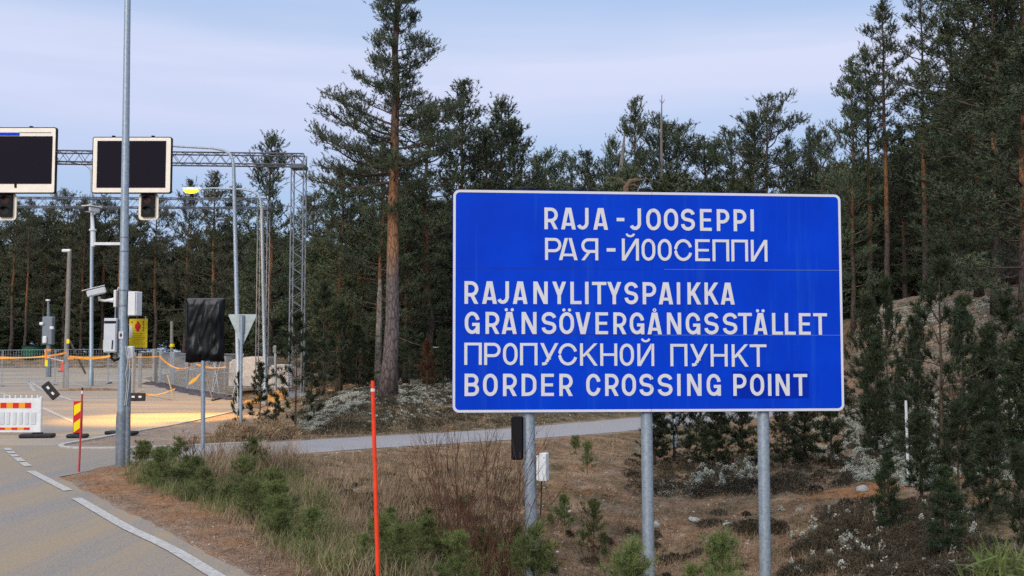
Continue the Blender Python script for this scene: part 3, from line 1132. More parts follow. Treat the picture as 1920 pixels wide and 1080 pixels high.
ROUND = [Pine(41 + i, H, .16, [(H * .40, .6), (H * .55, 1.9), (H * .75, 2.2), (H * .9, 1.6), (H, .5)], 46, size=.11, nn=16, nwid=.014, tw=12, tufts=5,
              up=(.7, .0), dead=8, needle=NEEDLE, flat_=.5, wob=2.8, spread=.7, lvar=(.3, 1.25), pad=1.7, shoot=2.4) for i, H in enumerate((11.0, 12.5))]
FAR = [Pine(51 + i, H, .17, [(H * .05, 1.3), (H * .3, 2.1), (H * .6, 1.9), (H * .82, 1.3), (H * .94, .8), (H, .3)], 64, size=.20, nn=9, nwid=.034, tw=7, tufts=8,
            up=(.9, -.1), needle=NEEDLE_F, bare=.15, trunk_n=6, spread=.75, wob=2.0, lvar=(.35, 1.2), pad=1.4, shoot=2.0) for i, H in enumerate((11.5, 12.5))]
SAPL = [Pine(61 + i, H, .035, [(H * .1, H * .20), (H * .3, H * .25), (H * .6, H * .18), (H * .88, H * .08), (H * .97, H * .03)], nb, size=.11, nn=24, nwid=.005, tw=5, tufts=4,
             up=(1.05, .25), bark=BARKS, needle=NEEDLE_D, whorl=wh, bare=.25, trunk_n=6, wob=.6, pad=.6) for i, (H, nb, wh) in enumerate(((2.6, 45, 9), (3.2, 55, 10), (2.2, 40, 8)))]
SMALL = [Pine(71 + i, H, .014, [(H * .05, H * .42), (H * .3, H * .46), (H * .6, H * .34), (H * .85, H * .18), (H * .95, H * .08)], nb, size=.085, nn=30, nwid=.0026, tw=4, tufts=3,
              up=(1.15, .5), bark=BARKS, needle=NEEDLE_S, whorl=wh, bare=.15, trunk_n=5, wob=1.5, pad=.7, spread=1.05, lvar=(.45, 1.2)) for i, (H, nb, wh) in enumerate(((.95, 26, 5), (.75, 22, 4), (1.15, 30, 5)))]
SPARSE = [Pine(81 + i, H, .032, [(H * .08, H * .22), (H * .3, H * .26), (H * .6, H * .19), (H * .88, H * .09), (H * .97, H * .03)], nb, size=.12, nn=34, nwid=.0055, tw=4, tufts=2,
              up=(1.0, .15), bark=BARKS, needle=NEEDLE_D, whorl=wh, bare=.35, trunk_n=6, wob=.8, pad=.35, spread=.6) for i, (H, nb, wh) in enumerate(((2.6, 36, 9), (3.2, 44, 10)))]


def on_ground(px, D):
    x = (px - 960) / F * D / (math.cos(PITCH) + .0) * 1.0
    x = at(px, 660, D).x
    return Vector((x, D, gz(x, D) - .03))


def tree_to(proto, px, ytop, D, label, group=None, name='pine_tree', cat='tree', rot=None, wscale=1.0, seed=0):
    """plant a pine so its top reaches the photo's height at distance D"""
    b = on_ground(px, D)
    top = at(px, ytop, D)
    sc_ = (top.z - b.z) / proto.H
    rot = random.random() * 6.28 if rot is None else rot
    return proto.place(name, b, label, cat, group, sc_, rot, wscale / max(sc_, .4) * min(sc_, 1.15) if wscale != 1.0 else 1.0)


# the tall pine
tb = at(727, 748, 32); tb.z = gz(tb.x, 32) - .05
TALL.place('pine_tree', tb, 'tall old pine with orange upper trunk standing on the lichen mound', 'tree', None, 1.0, 0.0)
GP = 'pines along the forest edge'
# companions behind the tall pine
for px, yt, D, pr, lab, ws in [
    (862, 150, 46, MID[2], 'dense dark pine with a pointed top just right of the tall orange-trunked pine', 1.25),
    (940, 190, 49, MID[1], 'dark pine with twin-looking top behind the upper left corner of the blue sign', 1.2),
    (975, 222, 51, MID[0], 'slimmer dark pine whose top peeks out right behind the twin-topped pine', 1.1),
    (805, 205, 43, ROUND[1], 'broad dark pine filling the gap beside the tall pine trunk', 1.35),
    (680, 300, 45, MID[0], 'dark bushy pine behind the drooping limbs of the tall pine', 1.2),
    (636, 318, 44, MID[1], 'dark drooping pine under the outermost limbs of the tall pine', 1.3),
    (712, 262, 41, MID[2], 'dark pine crowding the left side of the tall orange trunk', 1.35),
    (655, 395, 50, MID[1], 'lower dark pine left of the tall pine trunk', 1.1),
    (900, 250, 44, MID[0], 'dark bushy pine directly above the corner of the blue sign', 1.3),
    (760, 300, 42, MID[2], 'dark pine whose reddish trunk shows beside the tall pine', 1.2),
    (505, 256, 62, MID[1], 'lone conical pine rising behind the right end of the sign gantry', 1.25),
    # skyline over the sign
    (1030, 290, 74, ROUND[0], 'low rounded pine next to the gap of sky behind the blue sign', 1.0),
    (1070, 300, 80, ROUND[1], 'low broad pine in the dip of the tree line', 1.0),
    (1108, 284, 76, MID[0], 'small pointed pine in the dip of the tree line', 1.0),
    (1150, 262, 78, MID[1], 'dark pine on the near side of the bare grey snag', 1.1),
    (1190, 184, 72, MID[2], 'tallest pine of the middle tree line with a feathery top', 1.2),
    (1232, 226, 75, ROUND[0], 'rounded pine beneath the needle-thin dead top', 1.1),
    (1277, 248, 76, ROUND[1], 'open crowned pine sloping away from the thin dead top', 1.0),
    (1318, 266, 80, ROUND[0], 'flat topped pine in the middle of the tree line', 1.0),
    (1372, 252, 82, ROUND[1], 'umbrella shaped pine showing sky through its crown', 1.0),
    (1412, 214, 76, MID[0], 'narrow pine leaning against the taller twin-crowned pine', 1.0),
    (1447, 190, 74, ROUND[1], 'tall open pine above the top right corner of the blue sign', 1.0),
    (1483, 262, 78, MID[1], 'dark low pine filling below the open pine', 1.1),
    (1521, 236, 82, MID[0], 'light feathery pine between open pine and roadside pines', .9),
    (1552, 250, 80, ROUND[0], 'pale feathery pine beside the tall roadside pines', .9),
    # tall pines on the gravel bank
    (1602, 108, 47, MID[2], 'slim spire-topped pine at the outer edge of the gravel bank pines', .9),
    (1631, 92, 48, MATURE[1], 'thin grey-trunked pine beside the straight orange trunk', 1.0),
    (1664, -2, 46, MATURE[0], 'tall pine with straight orange trunk behind the gravel bank', 1.0),
    (1738, -18, 45, MATURE[2], 'tall pine with grey-brown trunk behind the gravel bank', 1.0),
    (1800, -70, 44, MATURE[1], 'forked dark pine with pale twisted lower trunk behind the gravel bank', 1.15),
    (1850, -120, 42, MID[2], 'dense dark pine towering at the right edge of the gravel bank', 1.3),
    (1905, -90, 40, MID[1], 'dense dark pine at the far right edge of the scene', 1.4),
    (1940, -160, 36, MATURE[2], 'huge dark pine with long limbs entering from the right border', 1.4),
    (1872, -60, 36, MID[2], 'dense dark pine leaning over the bank crest near the right border', 1.45),
    (1838, 110, 38, MID[1], 'dark bushy pine behind the bank crest with foliage nearly to the ground', 1.5),
    (1918, 70, 31, MID[0], 'close dark pine filling the corner by the right border', 1.5),
    (1793, 280, 42, MID[0], 'low dark pine beneath the forked pale dead trunk', 1.4),
    (1700, 230, 52, MID[0], 'shorter dark pine between the two tallest bank pines', 1.2),
    (1775, 180, 50, MID[1], 'shorter bushy pine behind the twisted grey trunk', 1.2),
    (1640, 300, 54, MID[0], 'low dark pine between the slender trunks of the bank', 1.3),
    (1590, 330, 56, MID[1], 'low dark pine right at the edge of the blue sign', 1.2),
    (1880, 150, 46, MID[0], 'bushy dark pine low in the right-hand thicket', 1.4),
    # far left line behind the gantry
    (18, 384, 104, ROUND[0], 'pale far pine under the larger message sign', 1.2),
    (46, 372, 102, MATURE[0], 'far pine with orange trunk under the larger message sign', 1.0),
    (78, 390, 106, MID[0], 'far dark pine beside the orange-trunked far pine', 1.2),
    (118, 366, 104, ROUND[1], 'far broad pine between the two message signs', 1.2),
    (152, 372, 103, MID[1], 'far pine just left of the mast-top camera', 1.1),
    (188, 374, 105, ROUND[0], 'far pine just behind the mast-top camera', 1.2),
    (222, 388, 101, MATURE[1], 'far pine with leaning orange trunk by the near light pole', 1.0),
    (256, 400, 106, MID[2], 'far dark pine under the smaller message sign', 1.2),
    (292, 380, 104, ROUND[1], 'far pine right of the hanging signal under the smaller message sign', 1.1),
    (345, 338, 98, MID[0], 'far pine glowing yellow around the lit street lamp', 1.2),
    (396, 322, 96, MID[2], 'far dark pine with warm brown lower crown near the lit lamp', 1.5),
    (440, 350, 99, MID[1], 'far dark pine behind the tall curved lamp post', 1.3),
    (592, 366, 92, ROUND[0], 'small pale far pine right of the gantry leg', 1.0),
    (622, 378, 90, MID[0], 'small pale far pine tucked under the long limb of the tall pine', 1.0),
]:
    tree_to(pr, px, yt, D, lab, GP, wscale=ws)

# ---- the mass of forest behind, nobody could count it
# far line by the apron: haze and lamp warmth painted into paler, olive needles
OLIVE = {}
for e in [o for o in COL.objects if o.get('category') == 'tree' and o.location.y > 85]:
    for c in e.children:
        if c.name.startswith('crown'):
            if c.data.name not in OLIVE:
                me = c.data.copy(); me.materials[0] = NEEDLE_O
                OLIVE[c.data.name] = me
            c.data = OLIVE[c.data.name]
fv = []; tv = MB()
rf = np.random.default_rng(5)


def sky_y(px):
    return float(np.interp(px, [-200, 0, 120, 300, 420, 520, 640, 760, 960, 1000, 1100, 1200, 1300, 1450, 1560, 1620, 1750, 1920, 2100], [395, 400, 392, 415, 395, 420, 440, 350, 340, 352, 335, 310, 340, 330, 320, 280, 240, 40, 0]))


nfor = 0
for D0, D1, n in ((108, 118, 80), (118, 127, 70), (88, 100, 16), (62, 74, 40), (54, 60, 34), (78, 90, 30)):
    for i in range(n):
        D = rf.uniform(D0, D1)
        px = -220 + 2380 * (i + rf.random()) / n
        x = at(px, 660, D).x
        if D < 104 and (x < float(plaza_right(D)) + 4): continue
        if D < 76 and px < 600: continue
        if 12.5 - 3 < x < 12.5 + 3 and D < 70: continue
        b = gz(x, D)
        yt = sky_y(px) + rf.uniform(0, 90)
        Ht = at(px, yt, D).z - b
        pr = FAR[i % 2]
        sc_ = Ht / pr.H
        a = rf.random() * 6.28
        ws = 1.6 if D > 104 else 1.15
        c, s_ = math.cos(a), math.sin(a)
        v = pr.crown_v
        fv.append(np.stack([(v[:, 0] * c - v[:, 1] * s_) * ws + x, (v[:, 0] * s_ + v[:, 1] * c) * ws + D, v[:, 2] * sc_ + b], 1))
        nfor += 1
# dense young growth along the foot of the forest
for i in range(170):
    D = rf.uniform(52, 62) if i % 2 else rf.uniform(104, 112)
    px = rf.uniform(560, 2000) if i % 2 else rf.uniform(-150, 640)
    x = at(px, 660, D).x
    if 9.5 < x < 15.5 and D < 70: continue
    b = gz(x, D)
    pr = FAR[i % 2]
    sc_ = rf.uniform(.22, .5)
    a = rf.random() * 6.28
    c, s_ = math.cos(a), math.sin(a)
    v = pr.crown_v
    fv.append(np.stack([(v[:, 0] * c - v[:, 1] * s_) * .8 + x, (v[:, 0] * s_ + v[:, 1] * c) * .8 + D, v[:, 2] * sc_ + b], 1))
fv = np.concatenate(fv)
tag(obj('forest', mesh_from('forest', fv, quads(len(fv)), NEEDLE_F)), 'dark pine forest closing the view behind the edge trees', None, kind='stuff')

# bare trunks standing in the dark of the forest
def snag(pts, rad, label, m=DEADW, name='dead_tree', limbs=()):
    b = Vector(pts[0])
    e = empty(name, b, label, 'tree')
    t = MB()
    t.tube([Vector(p) - b for p in pts], rad, 7)
    t.build('trunk', m, e, True)
    for l, r_ in limbs:
        MB().tube([Vector(p) - b for p in l], r_, 5).build('limb', m, e, True)
    return e


def pxline(pts, D):
    return [at(a, b, D) for a, b in pts]


def root(px, D):
    v = on_ground(px, D); return v


p = [root(1160, 70)] + pxline([(1162, 340), (1166, 300), (1171, 252)], 70)
snag(p, [.18, .15, .13, .06], 'bare grey leaning snag above the middle of the blue sign', limbs=[(pxline([(1166, 300), (1176, 292), (1180, 288)], 70), [.05, .03, .015])])
p = [root(1240, 73)] + pxline([(1240, 300), (1240, 230), (1241, 178)], 73)
snag(p, [.16, .1, .07, .02], 'needle-thin dead top sticking up above the middle tree line', limbs=[(pxline([(1240, 196), (1245, 189), (1247, 186)], 73), [.03, .02, .01]), (pxline([(1240, 192), (1236, 186)], 73), [.03, .01])])
p = [root(1180, 50)] + pxline([(1174, 350), (1182, 340), (1192, 338), (1200, 336)], 50)
snag(p, [.16, .15, .13, .09, .03], 'twisted reddish dead pine curling over the top edge of the blue sign', DEADO,
     limbs=[(pxline([(1176, 348), (1188, 346), (1196, 350), (1201, 356)], 50), [.08, .07, .05, .02]), (pxline([(1176, 346), (1160, 335), (1146, 333)], 50), [.05, .035, .015]), (pxline([(1196, 338), (1214, 335), (1224, 340)], 50), [.05, .03, .012])])
p = [root(1815, 43)] + pxline([(1812, 540), (1806, 490), (1812, 440), (1822, 400)], 43)
snag(p, [.15, .12, .10, .09, .04], 'pale forked dead trunk in the shade on top of the gravel bank', limbs=[(pxline([(1808, 500), (1816, 470), (1826, 455)], 43), [.07, .05, .02]), (pxline([(1812, 440), (1826, 422), (1838, 424)], 43), [.05, .03, .012])])
p = [root(708, 38)] + pxline([(709, 650), (711, 600), (712, 550), (713, 515)], 38)
snag(p, [.13, .115, .105, .09, .03], 'pale lichen-mottled dead trunk leaning close behind the tall pine', mat('lichen bark', (.27, .235, .19), .9, 0, .1, noise=.75, nscale=7, bump=.6))
for px, yt, yb, D, rr_, lab in [(44, 372, 640, 100, .2, 'orange-brown bare trunk'), (25, 455, 640, 101, .13, 'thin grey leaning bare trunk')]:
    pass

# young pines with darker needles
GY_ = 'young pines on the mound and gravel bank'
for px, yt, D, k, lab, ws in [
    (489, 682, 29.0, 3, 'small young pine right of the triangular sign back', 1.0),
    (520, 742, 31, 2, 'tiny young pine in front of the orange sand', 1.0),
    (448, 700, 27.5, 3, 'spindly young pine hugging the triangular sign post', .5),
    (556, 590, 27, 4, 'dark scraggly young pine on the left slope of the mound', 1.0),
    (608, 535, 36, 4, 'upright young pine with a pale leader behind the mound crest', 1.0),
    (585, 640, 38, 0, 'young pine in the thicket behind the scraggly one', 1.1),
    (638, 570, 38, 3, 'young pine second from the upright one behind the mound crest', 1.1),
    (668, 610, 37, 1, 'bushy young pine left of the tall pine base', 1.2),
    (700, 640, 40, 2, 'bushy low pine just behind the tall pine base', 1.3),
    (768, 620, 37, 1, 'young pine just right of the tall pine base', 1.2),
    (800, 655, 39, 0, 'young pine in front of the blue grey hut', 1.2),
    (832, 620, 38, 1, 'young pine at the left edge of the blue sign', 1.2),
    (1262, 735, 23.5, 3, 'young pine behind the gap between middle and right sign posts', 1.5),
    (1225, 760, 23, 2, 'low spreading pine behind the middle sign post', 1.6),
    (1305, 745, 24, 1, 'taller young pine between middle and right sign posts', 1.3),
    (1340, 750, 23, 2, 'bushy young pine between middle and right sign posts', 1.5),
    (1390, 755, 23, 0, 'young pine just left of the right sign post', 1.4),
    (1465, 750, 23, 1, 'young pine just right of the right sign post', 1.3),
    (1505, 735, 23.5, 2, 'bushy young pine below the right end of the sign', 1.4),
    (1555, 735, 23, 0, 'young pine below the lower right corner of the sign', 1.2),
    (1626, 560, 27, 1, 'young pine at the right border of the sign on the bank', .9),
    (1662, 530, 27, 3, 'tall sparse young pine standing on the bank behind the pale marker stake', .9),
    (1640, 640, 24, 2, 'thin-stemmed young pine by the pale marker stake', .9),
    (1763, 462, 19, 4, 'large dark young pine with black trunk before the gravel bank', 1.1),
    (1716, 600, 22, 0, 'young pine tucked left of the large dark one', .75),
    (1806, 560, 21, 1, 'young pine tucked right of the large dark one', .85),
    (1850, 620, 19, 0, 'bushy dark pine half hiding the lichen patch', .9),
    (1890, 560, 21, 4, 'tall dark young pine beside the right border', 1.2),
    (1925, 620, 18, 2, 'dark young pine cut by the right border', 1.3),
    (1722, 780, 16.5, 2, 'low dark pine at the foot of the large dark one', 1.3),
    (1790, 760, 15.5, 0, 'dark pine in the lower right thicket beside the large one', 1.1),
    (1850, 800, 14.5, 2, 'low dark pine in the lower right thicket', 1.3),
    (1660, 850, 15.5, 2, 'small dark pine below the pale marker stake', 1.1),
    (1765, 880, 13.2, 2, 'lowest dark pine in the lower right thicket', 1.3),
    (1905, 850, 12.0, 0, 'olive young pine rising in the lower right corner', 1.0),
]:
    tree_to(SAPL[k] if k < 3 else SPARSE[k - 3], px, yt, D, lab, GY_, name='young_pine', wscale=ws)
# reddish dying young pine
e = tree_to(SAPL[0], 801, 640, 36, 'rusty brown dying young pine left of the blue sign', None, name='young_pine')
br_me = SAPL[0].crown.copy(); br_me.materials.clear(); br_me.materials.append(NEEDLE_B)
for c in e.children:
    if c.name.startswith('crown'): c.data = br_me

# low bright saplings along the verge
GS = 'low green pine saplings along the road verge'
spots = []
vr = np.random.default_rng(3)
for poly, n in (([(240, 866), (330, 850), (352, 896), (520, 955), (520, 985), (400, 950), (270, 905)], 22), ([(400, 950), (520, 950), (700, 1000), (760, 1075), (640, 1075), (520, 1020)], 11),
                ([(700, 990), (860, 960), (960, 1040), (960, 1120), (720, 1120)], 12), ([(960, 1000), (1060, 950), (1060, 1100), (960, 1120)], 4)):
    for q in scatter_px(poly, n, 17 + n):
        spots.append(q)
for i, q in enumerate(spots):
    pr = SMALL[i % 3]
    k = vr.uniform(.18, .52) * (1.2 if q[1] < 15 else 1.0)
    pr.place('pine_sapling', Vector((q[0], q[1], q[2] - .03)), 'low bushy green pine sapling growing in the verge between road and ditch', 'sapling', GS, k, vr.random() * 6.28, vr.uniform(1.0, 1.5))
for px, py, D, sc_, lab in [(478, 905, 18.5, .85, 'bushy dark sapling beside the tall dry stalks'), (340, 868, 19, .62, 'spiky sapling left of the wrapped sign post'), (268, 868, 19.6, .6, 'spiky sapling right beside the near light pole'),
                            (1000, 1075, 13.0, 1.15, 'yellow-green sapling at the foot of the left sign post'), (1180, 1110, 12.0, 1.1, 'yellow-green sapling leaning by the middle sign post'), (1350, 1125, 12, .95, 'bright low sapling between middle and right sign posts'),
                            (1290, 1100, 12.4, .6, 'tiny sapling right of the middle sign post'), (1112, 985, 16, .7, 'tiny sapling on the brown slope between left and middle posts'),
                            (1100, 878, 21, .5, 'dark tiny sapling just below the path'), (1078, 838, 24, .55, 'tiny sapling at the near edge of the path')]:
    x = at(px, 660, D).x
    SMALL[int(px) % 3].place('pine_sapling', Vector((x, D, gz(x, D) - .02)), lab, 'sapling', None, sc_, px * .7)
b = at(1925, 1300, 4.6)
SMALL[0].place('pine_sapling', Vector((b.x, 4.6, gz(b.x, 4.6))), 'very near yellow-green sapling top out of focus in the lower right corner', 'sapling', None, 1.35, .4)

# ------------------------------------------------------------------ ground cover
def blades(P, h, wd, r, lean=.35):
    n = len(P)
    a = r.random(n) * 6.283
    sd = np.stack([np.cos(a), np.sin(a), np.zeros(n)], 1)
    ln = r.normal(0, lean, (n, 3)); ln[:, 2] = 1
    d = unit(ln)
    hh = (h * r.uniform(.45, 1.15, n))[:, None]
    mid = P + d * hh * .55
    ln2 = d + r.normal(0, lean, (n, 3)) * np.array([1, 1, .3]) - np.array([0, 0, .15])
    tip = mid + unit(ln2) * hh * .5
    w_ = wd * r.uniform(.6, 1.3, n)[:, None]
    v = np.stack([P - sd * w_, P + sd * w_, mid + sd * w_ * .7, mid - sd * w_ * .7, mid - sd * w_ * .7, mid + sd * w_ * .7, tip + sd * w_ * .1, tip - sd * w_ * .1], 1)
    return v.reshape(-1, 3)


def clumped(poly, nc, per, rad, seed):
    r = np.random.default_rng(seed)
    c = scatter_px(poly, nc, seed)
    P = np.repeat(c, per, 0)
    P[:, :2] += r.normal(0, rad, (len(P), 2)) * r.uniform(.4, 1.3, (nc, 1)).repeat(per, 0)
    P = P[asphalt_dist(P[:, 0], P[:, 1]) > .12]
    P[:, 2] = zlook(P[:, 0], P[:, 1]) - .02
    return P


def stuff(name, v, m, label):
    return tag(obj(name, mesh_from(name, v, quads(len(v)), m)), label, None, kind='stuff')


rg = np.random.default_rng(8)
allv = []
for poly, nc, per, rad, h, wd in [
    ([(480, 870), (1000, 830), (1010, 1090), (640, 1090)], 300, 26, .13, .30, .004),
    ([(1000, 850), (1560, 860), (1560, 1090), (1000, 1090)], 420, 20, .17, .15, .004),
    ([(540, 862), (980, 830), (990, 960), (700, 1000)], 210, 24, .17, .24, .0045),
    ([(1560, 930), (1760, 940), (1900, 1085), (1480, 1085)], 120, 16, .15, .17, .004),
    ([(230, 862), (330, 858), (520, 930), (640, 1085), (560, 1085), (400, 960)], 160, 18, .12, .20, .004),
    ([(330, 850), (560, 850), (560, 900), (400, 920)], 90, 24, .12, .55, .005),
    ([(420, 815), (520, 800), (560, 832), (380, 838)], 80, 24, .14, .30, .006),
    ([(500, 740), (850, 740), (850, 815), (540, 826)], 170, 16, .18, .16, .006),
    ([(860, 775), (1180, 775), (960, 800), (860, 808)], 60, 14, .2, .14, .006),
    ([(1000, 820), (1220, 815), (1240, 860), (1000, 850)], 60, 18, .16, .16, .005),
    ([(100, 895), (200, 880), (500, 1000), (620, 1085), (450, 1085)], 150, 10, .12, .09, .003)]:
    P = clumped(poly, nc, per, rad, 100 + nc)
    allv.append(blades(P, h * np.ones(len(P)), wd, rg))
stuff('dry_grass', np.concatenate(allv), GRASSD, 'dry tan grass tussocks in the ditch')
allv = []
for poly, nc, per, rad, h, wd in [
    ([(215, 868), (330, 862), (560, 930), (760, 1085), (610, 1085), (480, 985), (260, 905)], 420, 26, .15, .24, .0045),
    ([(700, 980), (960, 1000), (980, 1090), (720, 1090)], 110, 24, .16, .26, .0045),
    ([(330, 870), (540, 870), (640, 960), (520, 960)], 150, 22, .15, .30, .0045)]:
    P = clumped(poly, nc, per, rad, 200 + nc)
    allv.append(blades(P, h * np.ones(len(P)), wd, rg))
stuff('green_grass', np.concatenate(allv), GRASSG, 'green grass along the road verge')


def litter(poly, n, L, wd, seed):
    r = np.random.default_rng(seed)
    P = scatter_px(poly, n, seed)
    P = P[asphalt_dist(P[:, 0], P[:, 1]) > .03]
    k = len(P)
    a = r.random(k) * 6.283
    d = np.stack([np.cos(a), np.sin(a), r.normal(.12, .18, k)], 1) * (L * r.uniform(.3, 1.2, k))[:, None]
    sd = unit(np.stack([-np.sin(a), np.cos(a), r.normal(0, .5, k)], 1)) * (wd * r.uniform(.5, 1.4, k))[:, None]
    P[:, 2] = zlook(P[:, 0], P[:, 1]) + r.uniform(.0, .025, k)
    return np.stack([P - sd, P + sd, P + d + sd * .4, P + d - sd * .4], 1).reshape(-1, 3)


LIT = [litter(p_, n_, L_, w_, 600 + n_) for p_, n_, L_, w_ in [
    ([(480, 835), (1000, 818), (1250, 815), (1600, 880), (1620, 1085), (640, 1085)], 26000, .10, .004),
    ([(95, 893), (230, 872), (520, 985), (700, 1085), (390, 1085)], 9000, .07, .003),
    ([(560, 800), (860, 740), (1180, 775), (980, 806), (560, 832)], 8000, .14, .006),
    ([(1560, 850), (1910, 800), (1910, 1085), (1560, 1085)], 7000, .10, .004),
    ([(1585, 615), (1650, 562), (1800, 552), (1915, 552), (1900, 760), (1590, 780)], 14000, .16, .008)]]
stuff('needle_litter', np.concatenate(LIT[:2]), foliage_mat('needle litter', (.10, .06, .035), (.36, .26, .16), (.46, .38, .28), 14.0), 'fallen needles and grass bits on the ground')
stuff('twig_litter', np.concatenate(LIT[2:]), foliage_mat('twig litter', (.055, .040, .026), (.24, .18, .12), (.36, .31, .25), 9.0), 'fallen twigs and needles on the heath')


def clumps(poly, nc, per, rad, hgt, size, wid_, seed):
    r = np.random.default_rng(seed)
    c = scatter_px(poly, nc, seed)
    c = c[asphalt_dist(c[:, 0], c[:, 1]) > .25]
    k = len(c)
    P = np.repeat(c, per, 0)
    th = r.random(len(P)) * 6.283
    rr_ = np.sqrt(r.random(len(P)))
    cr_ = (rad * r.uniform(.5, 1.4, k)).repeat(per)
    ch = (hgt * r.uniform(.5, 1.3, k)).repeat(per)
    dx, dy = rr_ * np.cos(th) * cr_, rr_ * np.sin(th) * cr_
    P[:, 0] += dx; P[:, 1] += dy
    P[:, 2] = zlook(P[:, 0], P[:, 1]) + ch * np.sqrt(np.maximum(0, 1 - rr_ ** 2)) * r.uniform(.6, 1.0, len(P))
    D = unit(np.stack([dx / cr_, dy / cr_, np.ones(len(P)) * .8], 1))
    return needles(P, D, np.full(len(P), size), 3, wid_, r, .8, .3)


hv = [clumps(p_, n_, int(per_ * 1.3), ra_ * .8, hh_ * .72, .040, .0055, 300 + n_) for p_, n_, per_, ra_, hh_ in [
    ([(1560, 950), (1760, 940), (1910, 1085), (1470, 1085)], 200, 110, .30, .20),
    ([(1170, 870), (1700, 840), (1560, 925), (1200, 930)], 150, 100, .32, .20),
    ([(1400, 980), (1460, 975), (1460, 1000), (1390, 1000)], 9, 160, .22, .20),
    ([(520, 760), (850, 735), (850, 800), (590, 815)], 150, 60, .28, .14),
    ([(600, 715), (850, 700), (850, 745), (560, 760)], 110, 60, .35, .18),
    ([(1480, 760), (1900, 700), (1910, 900), (1600, 850)], 220, 80, .30, .20),
    ([(600, 900), (960, 880), (980, 1020), (700, 980)], 60, 70, .22, .12),
    ([(1000, 1000), (1400, 960), (1400, 1085), (1000, 1085)], 26, 80, .16, .10),
    ([(860, 720), (1180, 770), (1000, 790), (860, 800)], 40, 60, .28, .12)]]
stuff('heather', np.concatenate(hv), HEATH, 'dark heather and crowberry clumps')
lv = [clumps(p_, int(n_ * 3.2), int(per_ * .42), ra_ * .52, hh_ * .55, .030, .011, 400 + n_) for p_, n_, per_, ra_, hh_ in [
    ([(560, 790), (650, 730), (720, 705), (720, 745), (650, 770), (590, 808)], 130, 100, .16, .10),
    ([(740, 705), (850, 690), (850, 750), (745, 765)], 90, 80, .15, .14),
    ([(470, 790), (560, 740), (850, 700), (850, 780), (600, 815)], 60, 70, .12, .12),
    ([(1480, 800), (1640, 760), (1910, 720), (1910, 900), (1560, 890)], 170, 80, .16, .24),
    ([(560, 800), (680, 740), (690, 752), (580, 812)], 60, 150, .17, .11),
    ([(1290, 872), (1425, 858), (1440, 915), (1300, 916)], 20, 150, .13, .30),
    ([(1580, 760), (1760, 730), (1780, 860), (1600, 850)], 210, 90, .15, .11),
    ([(1580, 870), (1690, 862), (1680, 895), (1600, 900)], 50, 150, .16, .12),
    ([(1680, 850), (1770, 850), (1760, 910), (1690, 915)], 50, 140, .16, .12),
    ([(1830, 700), (1915, 690), (1915, 900), (1850, 900)], 110, 90, .17, .12),
    ([(1640, 585), (1900, 548), (1900, 575), (1660, 610)], 50, 60, .18, .08),
    ([(1580, 1010), (1660, 1040), (1640, 1080), (1580, 1070)], 5, 80, .11, .24),
    ([(1460, 950), (1800, 920), (1900, 1085), (1480, 1085)], 22, 60, .10, .26),
    ([(1590, 640), (1640, 580), (1900, 550), (1900, 640)], 60, 60, .16, .12),
    ([(1230, 900), (1320, 905), (1300, 930), (1210, 925)], 14, 60, .12, .06)]]
stuff('reindeer_lichen', np.concatenate(lv), LICHEN, 'pale reindeer lichen carpets')


# stones
def stone_mesh(seed, sub=2):
    r = np.random.default_rng(seed)
    import bmesh
    bm = bmesh.new()
    bmesh.ops.create_icosphere(bm, subdivisions=sub, radius=1)
    ax = r.uniform(.6, 1.2, 3) * np.array([1, .8, .55])
    pl = unit(r.normal(size=(7, 3)))
    for v in bm.verts:
        p = np.array(v.co)
        for q in pl:
            t = p @ q
            if t > .72: p -= q * (t - .72)
        p *= 1 + .05 * r.normal()
        v.co = Vector(p * ax)
    me = bpy.data.meshes.new('stone')
    bm.to_mesh(me); bm.free()
    me.materials.append(ROCK)
    return me


ST = [stone_mesh(i) for i in range(4)]
sv, sf = [], []
sr = np.random.default_rng(12)
base_v = [np.array([v.co[:] for v in stone_mesh(20 + i, 1).vertices]) for i in range(3)]
base_f = np.array([p.vertices[:] for p in stone_mesh(20, 1).polygons])
nb_ = 0
sv, sf = [], []
for poly, n, s0, s1 in [([(1000, 880), (1560, 900), (1500, 1085), (1000, 1085)], 260, .015, .05), ([(1590, 620), (1800, 560), (1900, 600), (1700, 760), (1590, 760)], 320, .02, .07), ([(300, 1000), (420, 960), (640, 1085), (450, 1085)], 260, .006, .02), ([(96, 890), (140, 888), (420, 1030), (470, 1085), (400, 1085), (330, 1020)], 420, .005, .016),
                        ([(560, 840), (980, 815), (980, 860), (600, 880)], 120, .012, .04), ([(870, 780), (1170, 775), (990, 798), (870, 806)], 70, .015, .05), ([(130, 832), (440, 780), (440, 836)], 90, .01, .03)]:
    for q in scatter_px(poly, n, 500 + n + int(s1 * 1000)):
        s_ = s0 + (s1 - s0) * sr.random() ** 2.5
        bv = base_v[nb_ % 3]
        a = sr.random() * 6.28
        c_, n_ = math.cos(a), math.sin(a)
        vv = np.stack([bv[:, 0] * c_ - bv[:, 1] * n_, bv[:, 0] * n_ + bv[:, 1] * c_, bv[:, 2]], 1) * s_ + np.array([q[0], q[1], q[2] + .1 * s_])
        sf.append(base_f + nb_ * len(bv)); sv.append(vv); nb_ += 1
tag(obj('pebbles', mesh_from('pebbles', np.concatenate(sv), np.concatenate(sf), ROCK)), 'loose pebbles on the sandy ground', None, kind='stuff')
